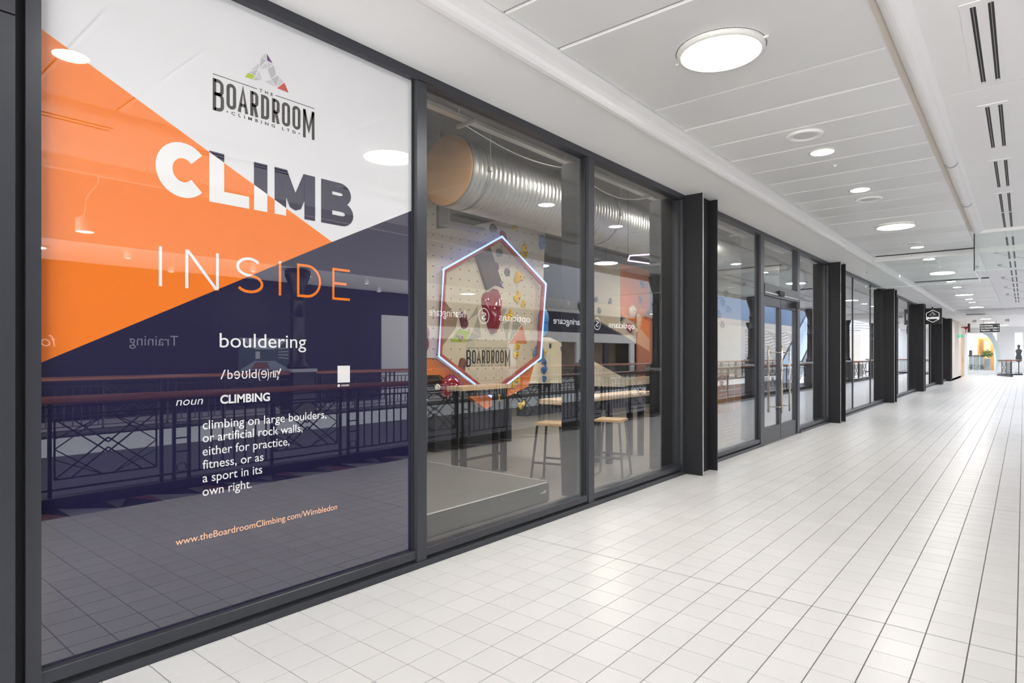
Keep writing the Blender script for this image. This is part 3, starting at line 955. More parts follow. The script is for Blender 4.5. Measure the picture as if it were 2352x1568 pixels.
logo_words(f, .575, 1.58, .97, 0)
f.build('painted_wordmark', [mat('painted_black', (.02, .018, .015))], wallA)
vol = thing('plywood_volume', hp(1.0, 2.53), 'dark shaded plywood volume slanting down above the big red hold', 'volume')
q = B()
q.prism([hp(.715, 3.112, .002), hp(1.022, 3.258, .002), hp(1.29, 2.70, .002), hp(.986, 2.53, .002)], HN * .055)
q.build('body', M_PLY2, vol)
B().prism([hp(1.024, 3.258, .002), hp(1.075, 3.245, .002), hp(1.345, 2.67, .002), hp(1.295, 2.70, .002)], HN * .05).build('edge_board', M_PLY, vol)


def hold(name, label, s, z, r, col, kind='round', rot=0.0, group=None, depth=.6, pos=None, ax=None, nrm=None):
    """a climbing hold: a lopsided dome bolted on a wall"""
    ax = Vector(ax) if ax else HD; nn = Vector(nrm) if nrm else HN
    c = Vector(pos) if pos else hp(s, z, .002)
    rnd = random.Random(int((s * 31 + z * 17 + r * 1000) * 97))
    k2, k3, ph = {'round': (.08, .05, 1), 'almond': (.34, .03, 0), 'bean': (.20, .22, .5), 'wedge': (.16, .26, 2), 'drop': (.12, .22, -.5)}[kind]
    N, Mr = 22, 6
    t = thing(name, c, label, 'climbing hold', group)
    bm = bmesh.new(); rings = []
    for j in range(Mr):
        a = j / (Mr - .5) * PI / 2
        row = []
        for k in range(N):
            th = 2 * PI * k / N
            rr = r * (1 + k2 * math.cos(2 * th) + k3 * math.cos(3 * th + ph) + .03 * math.sin(5 * th + rnd.random() * 0.6)) * math.cos(a)
            x, y = rr * math.cos(th), rr * math.sin(th)
            if kind == 'bean': y += x * x / r * .5
            xr, yr = x * math.cos(rot) - y * math.sin(rot), x * math.sin(rot) + y * math.cos(rot)
            h = r * depth * math.sin(a) * (1 + .25 * math.cos(th + ph))
            row.append(bm.verts.new(ax * xr + Vector((0, 0, yr)) + nn * h))
        rings.append(row)
    for j in range(Mr - 1):
        for k in range(N):
            f = bm.faces.new((rings[j][k], rings[j][(k + 1) % N], rings[j + 1][(k + 1) % N], rings[j + 1][k])); f.smooth = True
    bm.faces.new(rings[-1]).smooth = True; bm.faces.new(rings[0][::-1])
    bmesh.ops.recalc_face_normals(bm, faces=bm.faces)
    me = bpy.data.meshes.new('body'); bm.to_mesh(me); bm.free(); me.materials.append(col)
    o = bpy.data.objects.new('body', me); C.objects.link(o); o.parent = t
    b = B(); b.tube([c + nn * r * depth * .9, c + nn * (r * depth * 1.0 + .006)], min(.012, r * .18), 8); b.build('bolt', M_GAP, t)
    return t


H_G = mat('grey_resin', (.21, .20, .17), rough=.6, var=.15, scale=30); H_Y = mat('yellow_resin', (.86, .52, .0), rough=.42, var=.08); H_R = mat('dark_red_resin', (.30, .03, .03), rough=.35); H_B = mat('blue_resin', (.03, .13, .36), rough=.35); H_BR = mat('maroon_resin', (.20, .06, .055), rough=.4)
H_W = mat('cream_resin', (.80, .74, .60), rough=.5); H_K = mat('black_resin', (.02, .02, .022), rough=.3); H_GN = mat('green_resin', (.10, .38, .05), rough=.4); H_MR = mat('glossy_red_fibreglass', (.34, .018, .03), rough=.12, coat=.5); H_RB = mat('bright_red_resin', (.70, .05, .03), rough=.35); H_LB = mat('light_blue_resin', (.04, .28, .62), rough=.3)
gG = 'grey holds on the plywood wall'; gY = 'yellow holds on the plywood wall'; gM = 'maroon holds on the plywood wall'
hold('climbing_hold', 'round grey hold at the top of the plywood wall, under the duct', 1.149, 3.554, .075, H_G, 'round', group=gG)
hold('climbing_hold', 'round grey hold just inside the top right edge of the neon hexagon', 1.287, 3.171, .072, H_G, 'round', .6, gG)
hold('climbing_hold', 'round grey hold level with the yellow wedge, inside the hexagon', 1.468, 2.863, .068, H_G, 'round', 1.6, gG)
hold('climbing_hold', 'small pale grey hold at the upper left strip of plywood by the mullion', -.256, 3.562, .05, H_G, 'round', group=gG, pos=hp(-.256, 3.562, .022))
hold('climbing_hold', 'lower small grey hold on the left strip of plywood by the mullion', -.25, 2.969, .045, H_G, 'round', 1, group=gG, pos=hp(-.25, 2.969, .022))
hold('climbing_hold', 'dark red almond hold by the top corner of the neon hexagon', 1.387, 3.436, .085, H_R, 'almond', 2.0)
yl = [(1.654, 3.641, .055, 'wedge', 0, 'topmost yellow hold, half hidden by the duct'), (1.887, 3.315, .07, 'wedge', 1.8, 'yellow hold outside the hexagon, upper of a touching pair'), (1.866, 3.177, .085, 'bean', .4, 'wide yellow hold outside the hexagon, lower of a touching pair'),
      (1.740, 2.801, .10, 'wedge', .5, 'large yellow wedge hold with downward point inside the hexagon'), (1.717, 2.44, .08, 'bean', .9, 'yellow curved hold above its small neighbour, right of the big red hold'), (1.86, 2.345, .06, 'drop', 1.2, 'small yellow pointed hold right of the big red hold'),
      (1.529, 2.122, .075, 'bean', .8, 'yellow bean hold low beside the big red hold'), (1.217, 1.873, .032, 'round', 0, 'tiny yellow hold above the painted wordmark'), (1.706, 1.63, .064, 'bean', 3.4, 'yellow hold at the right end of the painted wordmark, upper one'), (1.675, 1.47, .058, 'bean', .2, 'yellow hold at the right end of the painted wordmark, lower one'),
      (1.64, 1.02, .11, 'almond', .6, 'long yellow hold on the orange panel at the lower right'), (1.30, .80, .075, 'bean', 2.4, 'yellow hold on the orange panel above the bar table legs')]
for s, z, r, k, rot, lb in yl: hold('climbing_hold', lb, s, z, r, H_Y, k, rot, gY)
hold('climbing_hold', 'yellow bean hold low beside the bottom tip of the orange panel', 1.92, .62, .07, H_Y, 'bean', .3, gY, pos=hp(1.86, .60, -.05))
hold('climbing_hold', 'tall blue hold at the top right edge of the plywood wall', 2.33, 3.47, .10, H_B, 'almond', 1.65)
hold('climbing_hold', 'large light blue hold bulging past the right edge of the hexagon', 2.36, 2.05, .19, H_LB, 'almond', 1.5, group='light blue holds on the wall edge', pos=hp(2.36, 2.05, .003), depth=.34)
hold('climbing_hold', 'lower light blue hold by the right corner of the hexagon', 2.30, 1.50, .15, H_LB, 'round', 1.5, group='light blue holds on the wall edge', pos=hp(2.24, 1.5, .003), depth=.4)
hold('climbing_hold', 'maroon almond hold on the painted brown facet', .514, 2.018, .105, H_BR, 'almond', 1.9, gM)
hold('climbing_hold', 'maroon oval hold just left of the painted wordmark', .479, 1.303, .10, H_BR, 'almond', 1.3, gM)
hold('climbing_hold', 'small maroon hold on the edge of the slanting plywood volume', 1.14, 2.95, .05, H_BR, 'almond', 1.9, gM, pos=hp(1.19, 2.93, .054))
hold('climbing_hold', 'tiny pale pink hold on the lime green facet', .46, 1.76, .06, mat('pale_pink_resin', (.55, .40, .36)), 'bean', 2.3)
bg_ = hold('climbing_hold', 'huge glossy dark red hold at the centre of the neon hexagon', 1.1, 2.239, .235, H_MR, 'drop', -1.57, depth=.7)
bg_.scale = (1, .85, 1.35)
hold('climbing_hold', 'round glossy red hold low left behind the bar table', .261, .991, .20, H_MR, 'round', 0, depth=.7)
hold('climbing_hold', 'tall red hold cut by the first mullion, left of the hexagon', -.36, 1.62, .19, H_MR, 'almond', 1.57, depth=.6, pos=hp(-.33, 1.72, .026))
hold('climbing_hold', 'small cream ball hold low at the left below the orange panel', -.1, .93, .05, H_W, 'round', pos=hp(-.02, 1.0, .03))

# neon hexagon
nh = thing('hexagon_light', hp(1.1, .8, .09), 'large hexagon outline of blue white LED light with red inner frame on the wall', 'neon sign')
hv = [(1.247, 3.417), (0.033, 2.763), (-.058, 1.461), (1.004, .808), (2.184, 1.424), (2.32, 2.727)]
cx_ = sum(p[0] for p in hv) / 6; cz_ = sum(p[1] for p in hv) / 6
inn = [(cx_ + (s - cx_) * .965, cz_ + (z - cz_) * .965) for s, z in hv]
M_RED = mat('red_frame', (.50, .09, .06), rough=.4)
for k in range(6):
    a, b_ = inn[k], inn[(k + 1) % 6]
    B().bar(hp(*a, .085), hp(*b_, .085), .05, .05, up=HN).build('frame_bar', M_RED, nh)
B().tube([hp(s, z, .115) for s, z in hv], .017, 8, closed=True).build('light_tube', mat('blue_white_led', (.30, .43, 1.0), emit=1.9, var=0), nh)
B().tube([hp(s * .985 + .017, z * .985 + .032, .095) for s, z in hv], .010, 6, closed=True).build('light_tube', mat('blue_led', (.07, .13, 1.0), emit=2.2, var=0), nh)
for k in (0, 2, 4): B().tube([hp(*inn[k], 0), hp(*inn[k], .07)], .012, 6).build('standoff', M_GAP, nh)

# further walls
wallB = thing('climbing_wall', (-9, 12.6, 0), 'second pale climbing board with blue holds, right of the hexagon', 'climbing wall')
B().prism([(-9, y, z) for y, z in ((11.3, 1.9), (12.36, 1.9), (12.94, 1.74), (13.85, 1.5), (13.85, .72), (11.52, .80), (11.3, .8))], (-.15, 0, 0)).build('cream_panel', M_PLY, wallB)
B().prism([(-9.15, y, z) for y, z in ((11.6, .8), (13.7, .72), (13.7, 0), (11.6, 0))], (-.3, 0, 0)).build('charcoal_base', M_CHAR, wallB)
for i, (y, z, r, m_, k, lb) in enumerate(((12.09, 1.52, .075, H_Y, 'bean', 'yellow hold above three blue holds on the second board'), (12.09, 1.31, .08, H_B, 'wedge', 'upper blue hold on the second board'), (12.09, 1.10, .10, H_B, 'bean', 'middle blue curved hold on the second board'), (12.09, .90, .075, H_B, 'wedge', 'lowest blue hold on the second board'), (12.84, 1.63, .06, H_B, 'wedge', 'small blue hold at the right edge of the second board'), (12.35, 1.69, .05, H_K, 'almond', 'small black hold at the top of the second board'), (13.0, 1.30, .05, H_GN, 'round', 'green hold beside the fin, upper'), (13.0, 1.05, .06, H_GN, 'round', 'green hold beside the fin, lower'))):
    hold('climbing_hold', lb, y, z, r, m_, k, .3 * i, 'holds on the second board', pos=(-8.998, y, z), ax=(0, 1, 0), nrm=(1, 0, 0))
wallC = thing('climbing_wall', (-10, 16.5, 0), 'far climbing wall of plywood and orange with a slanting lower edge', 'climbing wall')
B().prism([(-10, y, z) for y, z in ((14.6, 4.4), (17.56, 4.4), (17.56, 2.15), (15.3, 2.76), (14.6, 2.94))], (-.12, 0, 0)).build('cream_panel', M_PLY, wallC)
B().prism([(-10, y, z) for y, z in ((17.57, 4.4), (21.5, 4.4), (21.5, 1.3), (19.67, 1.95), (18.6, 2.5), (17.57, 2.75))], (-.12, 0, 0)).build('orange_panel', M_ORANGE, wallC)
B().prism([(-9.99, y, z) for y, z in ((17.4, 2.2), (17.9, 2.68), (18.7, 2.45), (19.67, 1.93), (20.4, 1.65), (19.9, 1.5))], (-.1, 0, 0)).build('cream_panel', M_PLY, wallC)
for i, (y, z, r, m_, k, lb) in enumerate(((18.28, 2.9, .19, H_W, 'round', 'topmost large cream hold on the far orange wall'), (18.7, 2.58, .20, H_W, 'almond', 'middle large cream hold on the far orange wall'), (18.5, 2.2, .17, H_W, 'round', 'lowest large cream hold on the far orange wall'), (18.1, 2.34, .16, H_RB, 'almond', 'bright red hold beside the cream holds'), (19.41, 2.81, .20, H_K, 'drop', 'black pointed hold on the far orange wall'), (16.06, 3.14, .09, H_G, 'round', 'grey hold on the far plywood wall, upper left'), (16.88, 3.14, .09, H_G, 'wedge', 'grey hold on the far plywood wall, upper right'), (16.24, 2.82, .10, H_G, 'round', 'grey hold on the far plywood wall, lowest'), (18.88, 3.35, .11, H_G, 'wedge', 'small grey hold high on the far orange wall'), (19.0, 3.85, .12, H_B, 'almond', 'blue hold highest on the far orange wall'), (15.7, 3.55, .09, H_GN, 'round', 'green hold at the upper left of the far plywood wall'))):
    hold('climbing_hold', lb, y, z, r, m_, k, .5 * i + 1.2, 'holds on the far wall', pos=(-9.985, y, z), ax=(0, 1, 0), nrm=(1, 0, 0))
wallD = thing('climbing_wall', (-8.5, 14.5, 0), 'low pale kick board with slanting top behind the long table', 'climbing wall')
B().prism([(-8.5, y, z) for y, z in ((12.9, 1.50), (15.19, .82), (15.19, .58), (12.9, .70))], (-.12, 0, 0)).build('cream_panel', M_PLY, wallD)
B().prism([(-8.62, y, z) for y, z in ((15.2, .82), (18.5, .82), (18.5, .6), (15.2, .6))], (-.1, 0, 0)).build('cream_panel', M_PLY, wallD)
B().prism([(-8.63, y, z) for y, z in ((13.0, .69), (18.4, .59), (18.4, 0), (13.0, 0))], (-.1, 0, 0)).build('charcoal_base', M_CHAR, wallD)
wallE = thing('climbing_wall', (-7.2, 20.5, 0), 'cream climbing wall with grey and green holds seen through the bay beside the doors', 'climbing wall')
B().box(-7.4, -7.2, 17.0, 21.0, 0, 3.9).build('cream_panel', M_PLY, wallE)
for i, (y, z) in enumerate(((18.3, 3.7), (18.9, 3.1), (18.6, 2.7), (18.9, 2.4), (19.4, 2.9), (18.3, 2.1), (19.2, 3.4))):
    hold('climbing_hold', ['grey heart shaped hold on the wall by the doors, top', 'grey hold on the wall by the doors, second down', 'dark grey hold on the wall by the doors, third down', 'grey hold on the wall by the doors, fourth down', 'grey hold at the right on the wall by the doors', 'green hold on the wall by the doors, lowest', 'grey hold at the upper right on the wall by the doors'][i], y, z, .11, H_GN if i == 5 else H_G, 'drop', -1.57 + .3 * i, 'holds on the wall by the doors', pos=(-7.198, y, z), ax=(0, 1, 0), nrm=(1, 0, 0))
pnt = thing('hanging_pinata', (-7.9, 11.6, 1.9), 'pale diamond shaped ornament hanging right of the hexagon', 'ornament')
B().lathe((-7.9, 11.6, 1.75), [(.0, 0), (.14, .25), (.16, .32), (.0, .72)], 6, cap0=False, cap1=False).build('body', mat('pale_wood_diamond', (.72, .58, .42), rough=.6), pnt)
B().tube([(-7.9, 11.6, 2.47), (-7.9, 11.6, 4.5)], .004, 6).build('cord', M_GAP, pnt)

# spiral duct
dc = thing('spiral_duct', (-5.77, 13, 3.88), 'large round galvanised spiral air duct with tan end cap under the hall ceiling', 'air duct')
bm = B(); prof = []
y = 5.66; k = 0
while y < 21:
    prof += [(.450, y), (.450, y + .058), (.465, y + .064), (.465, y + .076), (.450, y + .082)]
    y += .088
N = 56; rings = []
for r_, y_ in prof:
    rings.append([bm.bm.verts.new((-5.77 + r_ * math.cos(2 * PI * k / N), y_ + .02 * 0, 3.88 + r_ * math.sin(2 * PI * k / N))) for k in range(N)])
for i in range(len(rings) - 1):
    for k in range(N):
        bm.bm.faces.new((rings[i][k], rings[i + 1][k], rings[i + 1][(k + 1) % N], rings[i][(k + 1) % N])).smooth = True
bm.build('duct_body', M_GALV, dc)
B().tube([(-5.77, 5.64, 3.88), (-5.77, 5.665, 3.88)], .452, 56).build('end_cap', mat('tan_end_cap', (.80, .48, .24), rough=.4, metal=.0, var=.1, scale=1.5), dc)
B().tube([(-5.77, 5.665, 3.88), (-5.77, 5.69, 3.88)], .466, 56, cap=True).build('end_collar', M_GALVP, dc)
for y in (5.95, 9.3, 12.6, 16.0):
    B().tube([(-5.77, y, 3.88), (-5.77, y + .03, 3.88)], .462, 56).build('band', M_GALVP, dc)
    for sx in (-1, 1):
        B().tube([(-5.77 + sx * .475, y + .015, 3.86), (-5.77 + sx * .475, y + .015, 4.86)], .007, 8).build('hanger_rod', M_EDGE, dc)
        B().box(-5.77 + sx * .475 - .02, -5.77 + sx * .475 + .02, y - .01, y + .04, 3.85, 3.90).build('clamp', M_GALVP, dc)
ct = thing('cable_tray', (-5.0, 12, 4.2), 'thin perforated steel cable tray running above the duct', 'cable tray')
q = B().box(-5.05, -4.95, 3.5, 22, 4.20, 4.205).box(-5.05, -5.045, 3.5, 22, 4.205, 4.24).box(-4.955, -4.95, 3.5, 22, 4.205, 4.24)
q.build('channel', mat('bright_galvanised_strip', (.66, .64, .62), rough=.35, metal=.6), ct)
for y in (5.2, 7.4, 9.6, 11.8, 14.0): B().box(-5.16, -4.86, y, y + .04, 4.16, 4.20).tube([(-5.13, y + .02, 4.16), (-5.13, y + .02, 4.86)], .006, 6).build('bracket', MATS['bright_galvanised_strip'], ct)
B().tube([(-5.0, 5.2 + 2.2 * k / 12, 4.15 - .10 * math.sin(PI * k / 12)) for k in range(13)], .006, 6).tube([(-5.0, 7.4 + 2.2 * k / 12, 4.15 - .16 * math.sin(PI * k / 12)) for k in range(13)], .006, 6).build('loose_cable', M_WHITE, ct)

# hall lamps
def hall_lamp():
    t = thing('hall_lamp', (0, 0, 0), 'x', 'ceiling light', 'round hall lamps')
    B().lathe((0, 0, 0), [(.24, 0), (.24, .05), (.05, .09), (.05, .0901)], 32, cap0=False).build('housing', M_STEEL, t)
    B().lathe((0, 0, 0), [(.23, .002), (.23, .01)], 32).build('diffuser', M_GYML, t)
    B().tube([(0, 0, .09), (0, 0, .62)], .006, 6).build('cord', M_GAP, t)
    return t


hl = hall_lamp()
for i, (x, y, z, lb) in enumerate(((-6.6, 11.0, 3.35, 'bright round hall lamp seen through the third pane under the duct'), (-7.9, 10.4, 3.35, 'bright hall lamp just left of the fin, right of the hexagon'), (-9.5, 11.9, 3.35, 'small hall lamp beyond the right corner of the hexagon'),
                                   (-3.95, 2.2, 4.2, 'first added fill lamp hidden above the head rail, behind the printed film'), (-3.95, 4.6, 4.2, 'second added fill lamp hidden above the head rail, over the crash mat'), (-3.95, 7.0, 4.2, 'third added fill lamp hidden above the head rail, over the stools'), (-3.95, 10.0, 4.2, 'fourth added fill lamp hidden above the head rail, by the doors'),
                                   (-3.95, 13.5, 4.2, 'fifth added fill lamp hidden above the head rail, past the doors'), (-3.95, 19.0, 4.2, 'sixth added fill lamp hidden above the head rail, third bay'), (-3.95, 26.0, 4.2, 'seventh added fill lamp hidden above the head rail, fourth bay'), (-8.0, 17.5, 4.2, 'hall lamp high before the far climbing walls'), (-9.0, 4.0, 4.2, 'hall lamp deep behind the printed film'))):
    place(hl, i > 0, (x, y, z), label=lb)  # lamps above the head rail are added out of view to light the duct
hx2 = thing('hexagon_light', (-4.7, 9.35, 3.06), 'small thin pink hexagon light hanging under the duct by the third pane', 'neon sign')
pk = [(-4.7 + .42 * math.cos(k * PI / 3 + .2), 9.35 + .60 * math.sin(k * PI / 3 + .2), 3.06) for k in range(6)]
B().tube(pk, .012, 6, closed=True).build('light_tube', mat('pink_led', (.85, .55, 1.0), emit=2.2, var=0), hx2)
for k in (0, 3): B().tube([pk[k], (pk[k][0], pk[k][1], 4.85)], .003, 6).build('wire', M_GAP, hx2)

# crash mat at the glass
cm = thing('crash_mat', (-4.9, 3.6, 0), 'thick grey vinyl crash mat lying against the second pane', 'crash mat')
q = B().box(-6.3, -3.72, 1.2, 5.1, 0.0, .20)
bmesh.ops.bevel(q.bm, geom=[e for e in q.bm.edges], offset=.015, segments=2, affect='EDGES')
q.build('body', M_MAT, cm)
B().tube([(-3.722, 1.25, .197), (-3.722, 5.05, .197)], .006, 6).build('seam_piping', M_SEAM, cm)
B().tube([(-3.76, 5.099, .197), (-6.2, 5.099, .197)], .005, 6).build('seam_piping', M_SEAM, cm)
B().prism([(-3.715, 4.93, .10), (-3.715, 5.03, .13), (-3.715, 5.02, .10)], (.004, 0, 0)).build('handle_tab', M_SEAM, cm)


# stools
def stool():
    t = thing('bar_stool', (0, 0, 0), 'x', 'stool', 'steel and plywood stools')
    q = B().box(-.17, .17, -.17, .17, .675, .705)
    bmesh.ops.bevel(q.bm, geom=[e for e in q.bm.edges], offset=.006, segments=2, affect='EDGES')
    q.build('seat', M_OAK, t)
    lm = mat('raw_steel_flat_bar', (.12, .11, .105), rough=.4, metal=.6)
    for sx in (-1, 1):
        for sy in (-1, 1):
            B().bar((sx * .14, sy * .14, .675), (sx * .20, sy * .20, .0), .026, .008, up=(0, 1, 0)).build('leg', lm, t)
        B().bar((sx * .20, -.20, .004), (sx * .20, .20, .004), .026, .008).build('foot_bar', lm, t)
    B().bar((-.178, -.18, .25), (.178, -.18, .25), .008, .024).build('foot_rest', lm, t)
    B().bar((-.178, .18, .25), (.178, .18, .25), .008, .024).build('foot_rest', lm, t)
    return t


st = stool()
place(st, False, (-3.90, 6.62, 0), .25, 'stool with square plywood seat behind the third pane, right one')
place(st, True, (-4.22, 5.85, 0), .25, 'stool with square plywood seat beside the crash mat, cut by the dark fin')

# tables
tb = thing('long_table', (-4.5, 7.2, 0), 'long oak topped bar table on black legs behind the stools', 'table')
q = B().box(-4.62, -4.28, 6.1, 8.5, .88, .94)
bmesh.ops.bevel(q.bm, geom=[e for e in q.bm.edges], offset=.004, segments=1, affect='EDGES')
q.build('tabletop', M_OAK, tb)
B().box(-4.58, -4.32, 6.3, 8.4, .82, .88).build('apron', M_STEEL, tb)
for x in (-4.54, -4.36):
    for y in (7.35, 8.25): B().box(x - .035, x + .035, y - .035, y + .035, 0, .82).build('leg', M_STEEL, tb)
tb = thing('bar_table', (-5.3, 5.6, 0), 'small high oak topped table with black frame in front of the hexagon', 'table')
q = B().box(-5.34, -5.08, 5.22, 6.12, 1.06, 1.11)
q.build('tabletop', M_OAK, tb)
B().box(-5.31, -5.11, 5.26, 6.08, .99, 1.06).build('apron', M_STEEL, tb)
for x in (-5.28, -5.14):
    for y in (5.30, 6.04): B().box(x - .03, x + .03, y - .03, y + .03, 0, .99).build('leg', M_STEEL, tb)
B().box(-5.22, -5.20, 5.3, 6.05, .2, .23).build('stretcher', M_STEEL, tb)

# reception desk
rd = thing('reception_desk', (-6.3, 17.5, 0), 'timber reception desk with white grid lines behind the bay beside the doors', 'desk')
B().box(-7.1, -5.9, 15.3, 16.9, 0, .92).build('body', wood('honey_timber', (.50, .25, .10), .4, 'Z'), rd)
B().box(-7.14, -5.86, 15.26, 16.94, .92, .97).build('worktop', M_OAK, rd)
for z in (.2, .55): B().box(-5.9, -5.895, 15.3, 16.9, z, z + .02).build('groove_strip', M_WHITE, rd)
for y in (15.8, 16.35): B().box(-5.9, -5.894, y, y + .02, 0, .92).build('groove_strip', M_WHITE, rd)
# ------------------------------------------------------------------ the atrium side, seen mirrored in the glass
_bal = {}


def part_mesh(key, fn, m):
    if key not in _bal:
        o = fn().build(key, m); _bal[key] = o.data; bpy.data.objects.remove(o)
    return _bal[key]


def lattice():
    b = B()
    w, z0, z1 = .92, .27, .86
    for s, e in (((-w / 2, z0), (w / 2, z0)), ((w / 2, z0), (w / 2, z1)), ((w / 2, z1), (-w / 2, z1)), ((-w / 2, z1), (-w / 2, z0))):
        b.bar((s[0], 0, s[1]), (e[0], 0, e[1]), .016, .016, up=(0, 1, 0))
    zc = (z0 + z1) / 2; h = (z1 - z0) / 2
    for d in (0, .10):
        for sx in (-1, 1):
            b.bar((sx * (w / 2 - d * 1.4), 0, z1 - .0), (sx * -.0 - sx * d * 0, 0, zc - h * .25 + d), .013, .013, up=(0, 1, 0))
            b.bar((sx * (w / 2 - d * 1.4), 0, z0), (0, 0, zc + h * .25 - d), .013, .013, up=(0, 1, 0))
            b.bar((sx * w / 2, 0, zc + d), (sx * .05, 0, z1 if not d else z1), .010, .010, up=(0, 1, 0))
            b.bar((sx * w / 2, 0, zc - d), (sx * .05, 0, z0), .010, .010, up=(0, 1, 0))
    return b


def balustrade(p0, p1, label, kerb=M_BLACK, name='balustrade'):
    p0 = Vector(p0); p1 = Vector(p1); L = (p1 - p0).length; d = (p1 - p0).normalized(); an = math.atan2(d.y, d.x)
    t = thing(name, p0, label, 'balustrade', 'iron balustrades with wooden handrails')
    t.rotation_euler.z = 0

    def pt(s, z=0.0, o=0.0): return p0 + d * s + Vector((-d.y, d.x, 0)) * o + Vector((0, 0, z))
    B().tube([pt(0, 1.045), pt(L, 1.045)], .040, 14).build('handrail', M_BRAIL, t)
    q = B()
    for z in (.985, .90, .17): q.bar(pt(0, z), pt(L, z), .030, .018)
    q.build('iron_rails', M_BLACK, t)
    B().bar(pt(0, .05), pt(L, .05), .16, .10).build('kerb', kerb, t)

    def add(key, fn, s, rz=0):
        me = part_mesh(key, fn, M_BLACK)
        o = bpy.data.objects.new(key, me); C.objects.link(o); o.parent = t; o.location = d * s; o.rotation_euler.z = an
        return o
    mod = 2.3
    n = int(L / mod)
    for k in range(n):
        s0 = k * mod
        for s in (0, .16): add('post', lambda: B().box(-.016, .016, -.016, .016, .10, 1.01), s0 + s)
        for z in (): pass
        add('post_rungs', lambda: B().box(0, .16, -.006, .006, .40, .415).box(0, .16, -.006, .006, .55, .565).box(0, .16, -.006, .006, .70, .715), s0)
        add('ring', lambda: B().tube([(.08 + .04 * math.cos(a * PI / 7), 0, .943 + .038 * math.sin(a * PI / 7)) for a in range(14)], .006, 6, closed=True).tube([(.08 + .05 * math.cos(a * PI / 7), 0, .23 + .05 * math.sin(a * PI / 7)) for a in range(14)], .006, 6, closed=True), s0)
        for i in range(7): add('baluster', lambda: B().box(-.008, .008, -.008, .008, .17, .985 if i % 2 else .90), s0 + .16 + .135 * (i + 1) - .02)
        add('lattice_panel', lattice, s0 + 1.16 + .50)
        add('post', None, s0 + 1.16); add('post', None, s0 + 2.17)
    return t


for a_, b_, lb in ((-4, 14.45, 'black iron balustrade with red wooden handrail on the near atrium edge, beside the camera'), (15.15, 21.85, 'black iron balustrade on the near atrium edge between the first two near columns'), (22.55, 29.4, 'black iron balustrade on the near atrium edge opposite the third shopfront bay'),
                   (30.15, 36.9, 'black iron balustrade on the near atrium edge opposite the square sign'), (37.65, 44.3, 'black iron balustrade on the near atrium edge opposite the poster window')):
    balustrade((.66, a_, 0), (.66, b_, 0), lb)
balustrade((6.74, -4, 0), (6.74, 7.9, 0), 'black iron balustrade on the opposite side facing the printed film')
balustrade((6.74, 8.6, 0), (6.74, 20.6, 0), 'black iron balustrade on the opposite side between the first two black columns')
balustrade((6.74, 21.4, 0), (6.74, 29.6, 0), 'black iron balustrade on the opposite side before the orange hoarding')
balustrade((6.74, 30.4, 0), (6.74, 40.2, 0), 'black iron balustrade on the opposite side in front of the orange hoarding')
balustrade((6.74, 41.0, 0), (6.74, 55, 0), 'black iron balustrade on the opposite side by the escalator')

mall = thing('atrium_shell', (5, 20, 0), kind='structure')
B().box(6.62, 12.5, -6, 64, -.02, -.0).build('opposite_walkway', mat('white_walkway', (.66, .64, .66), rough=.3), mall)
B().box(6.56, 6.66, -6, 64, -.32, .0).build('terrazzo_edge', M_TERR, mall)
B().box(6.66, 12.5, -6, 64, -.5, -.03).build('opposite_slab', M_CHAR, mall)
B().box(.70, .78, -6, 64, -.40, -.004).build('slab_edge', M_CHAR, mall)
B().box(.75, 6.6, -6, 64, -4.6, -4.5).build('lower_floor', mat('lower_mall_floor', (.72, .70, .68), rough=.4), mall)
B().box(6.7, 6.8, -6, 64, -4.5, -.5).build('lower_wall', M_NAVYW, mall)
B().box(1.05, 1.12, -6, 64, 3.42, 5.2).build('near_upper_fascia', M_SOFF, mall)
B().box(6.30, 6.38, -6, 30, 3.50, 5.2).build('opposite_upper_fascia', mat('grey_fascia', (.34, .33, .34)), mall)
B().box(6.30, 6.38, 30, 64, 3.50, 5.2).build('opposite_upper_fascia', mat('blue_grey_fascia', (.13, .19, .29)), mall)
B().box(6.38, 12.5, -6, 64, 3.55, 3.65).build('opposite_ceiling', M_CEIL, mall)
B().box(1.12, 6.3, -6, 13.5, 5.0, 5.1).build('upper_slab', mat('dim_slab', (.45, .42, .42)), mall)
for y in range(14, 64, 2): B().box(1.1, 6.3, y - .05, y + .05, 5.5, 5.62).build('roof_bar', M_STEEL, mall)
for x in (2.4, 3.7, 5.0): B().box(x - .04, x + .04, 13.5, 64, 5.52, 5.60).build('roof_bar', M_STEEL, mall)
B().box(12.4, 12.5, -6, 64, 0, 3.55).build('back_wall', M_WHITE, mall)

# hoarding with picture and lettering
hb = thing('navy_hoarding', (9.7, 4.5, 0), 'dark navy shop hoarding across the atrium with picture panel and lettering', 'hoarding')
B().box(9.70, 9.78, -6, 14.45, 0, 3.545).build('boards', M_NAVYW, hb)
M_HW = mat('hoarding_letter_white', (.75, .75, .76))
f = Flat((9.695, 0, 0), (0, -1, 0))
f.text('Training', -6.6, -5.5, 1.70, .36, off=-.005)
f.text('for', -4.05, -3.62, 1.66, .36, shear=.2, off=-.005)
f.build('lettering', [M_HW], hb)
B().box(9.66, 9.70, 12.95, 14.40, .0, 2.78).build('white_panel', M_WHITE, hb)
f = Flat((9.690, 0, 0), (0, -1, 0))
f.poly([(-9.64, 1.04), (-8.14, 1.04), (-8.14, 1.93), (-9.64, 1.93)], 0)
f.build('picture_print', [mat('picture_dark_green', (.07, .11, .12))], hb)
f = Flat((9.688, 0, 0), (0, -1, 0))
f.poly([(-9.64, 1.04), (-8.14, 1.04), (-8.6, 1.3), (-9.2, 1.3)], 0); f.poly([(-9.2, 1.62), (-8.6, 1.62), (-8.14, 1.93), (-9.64, 1.93)], 1)
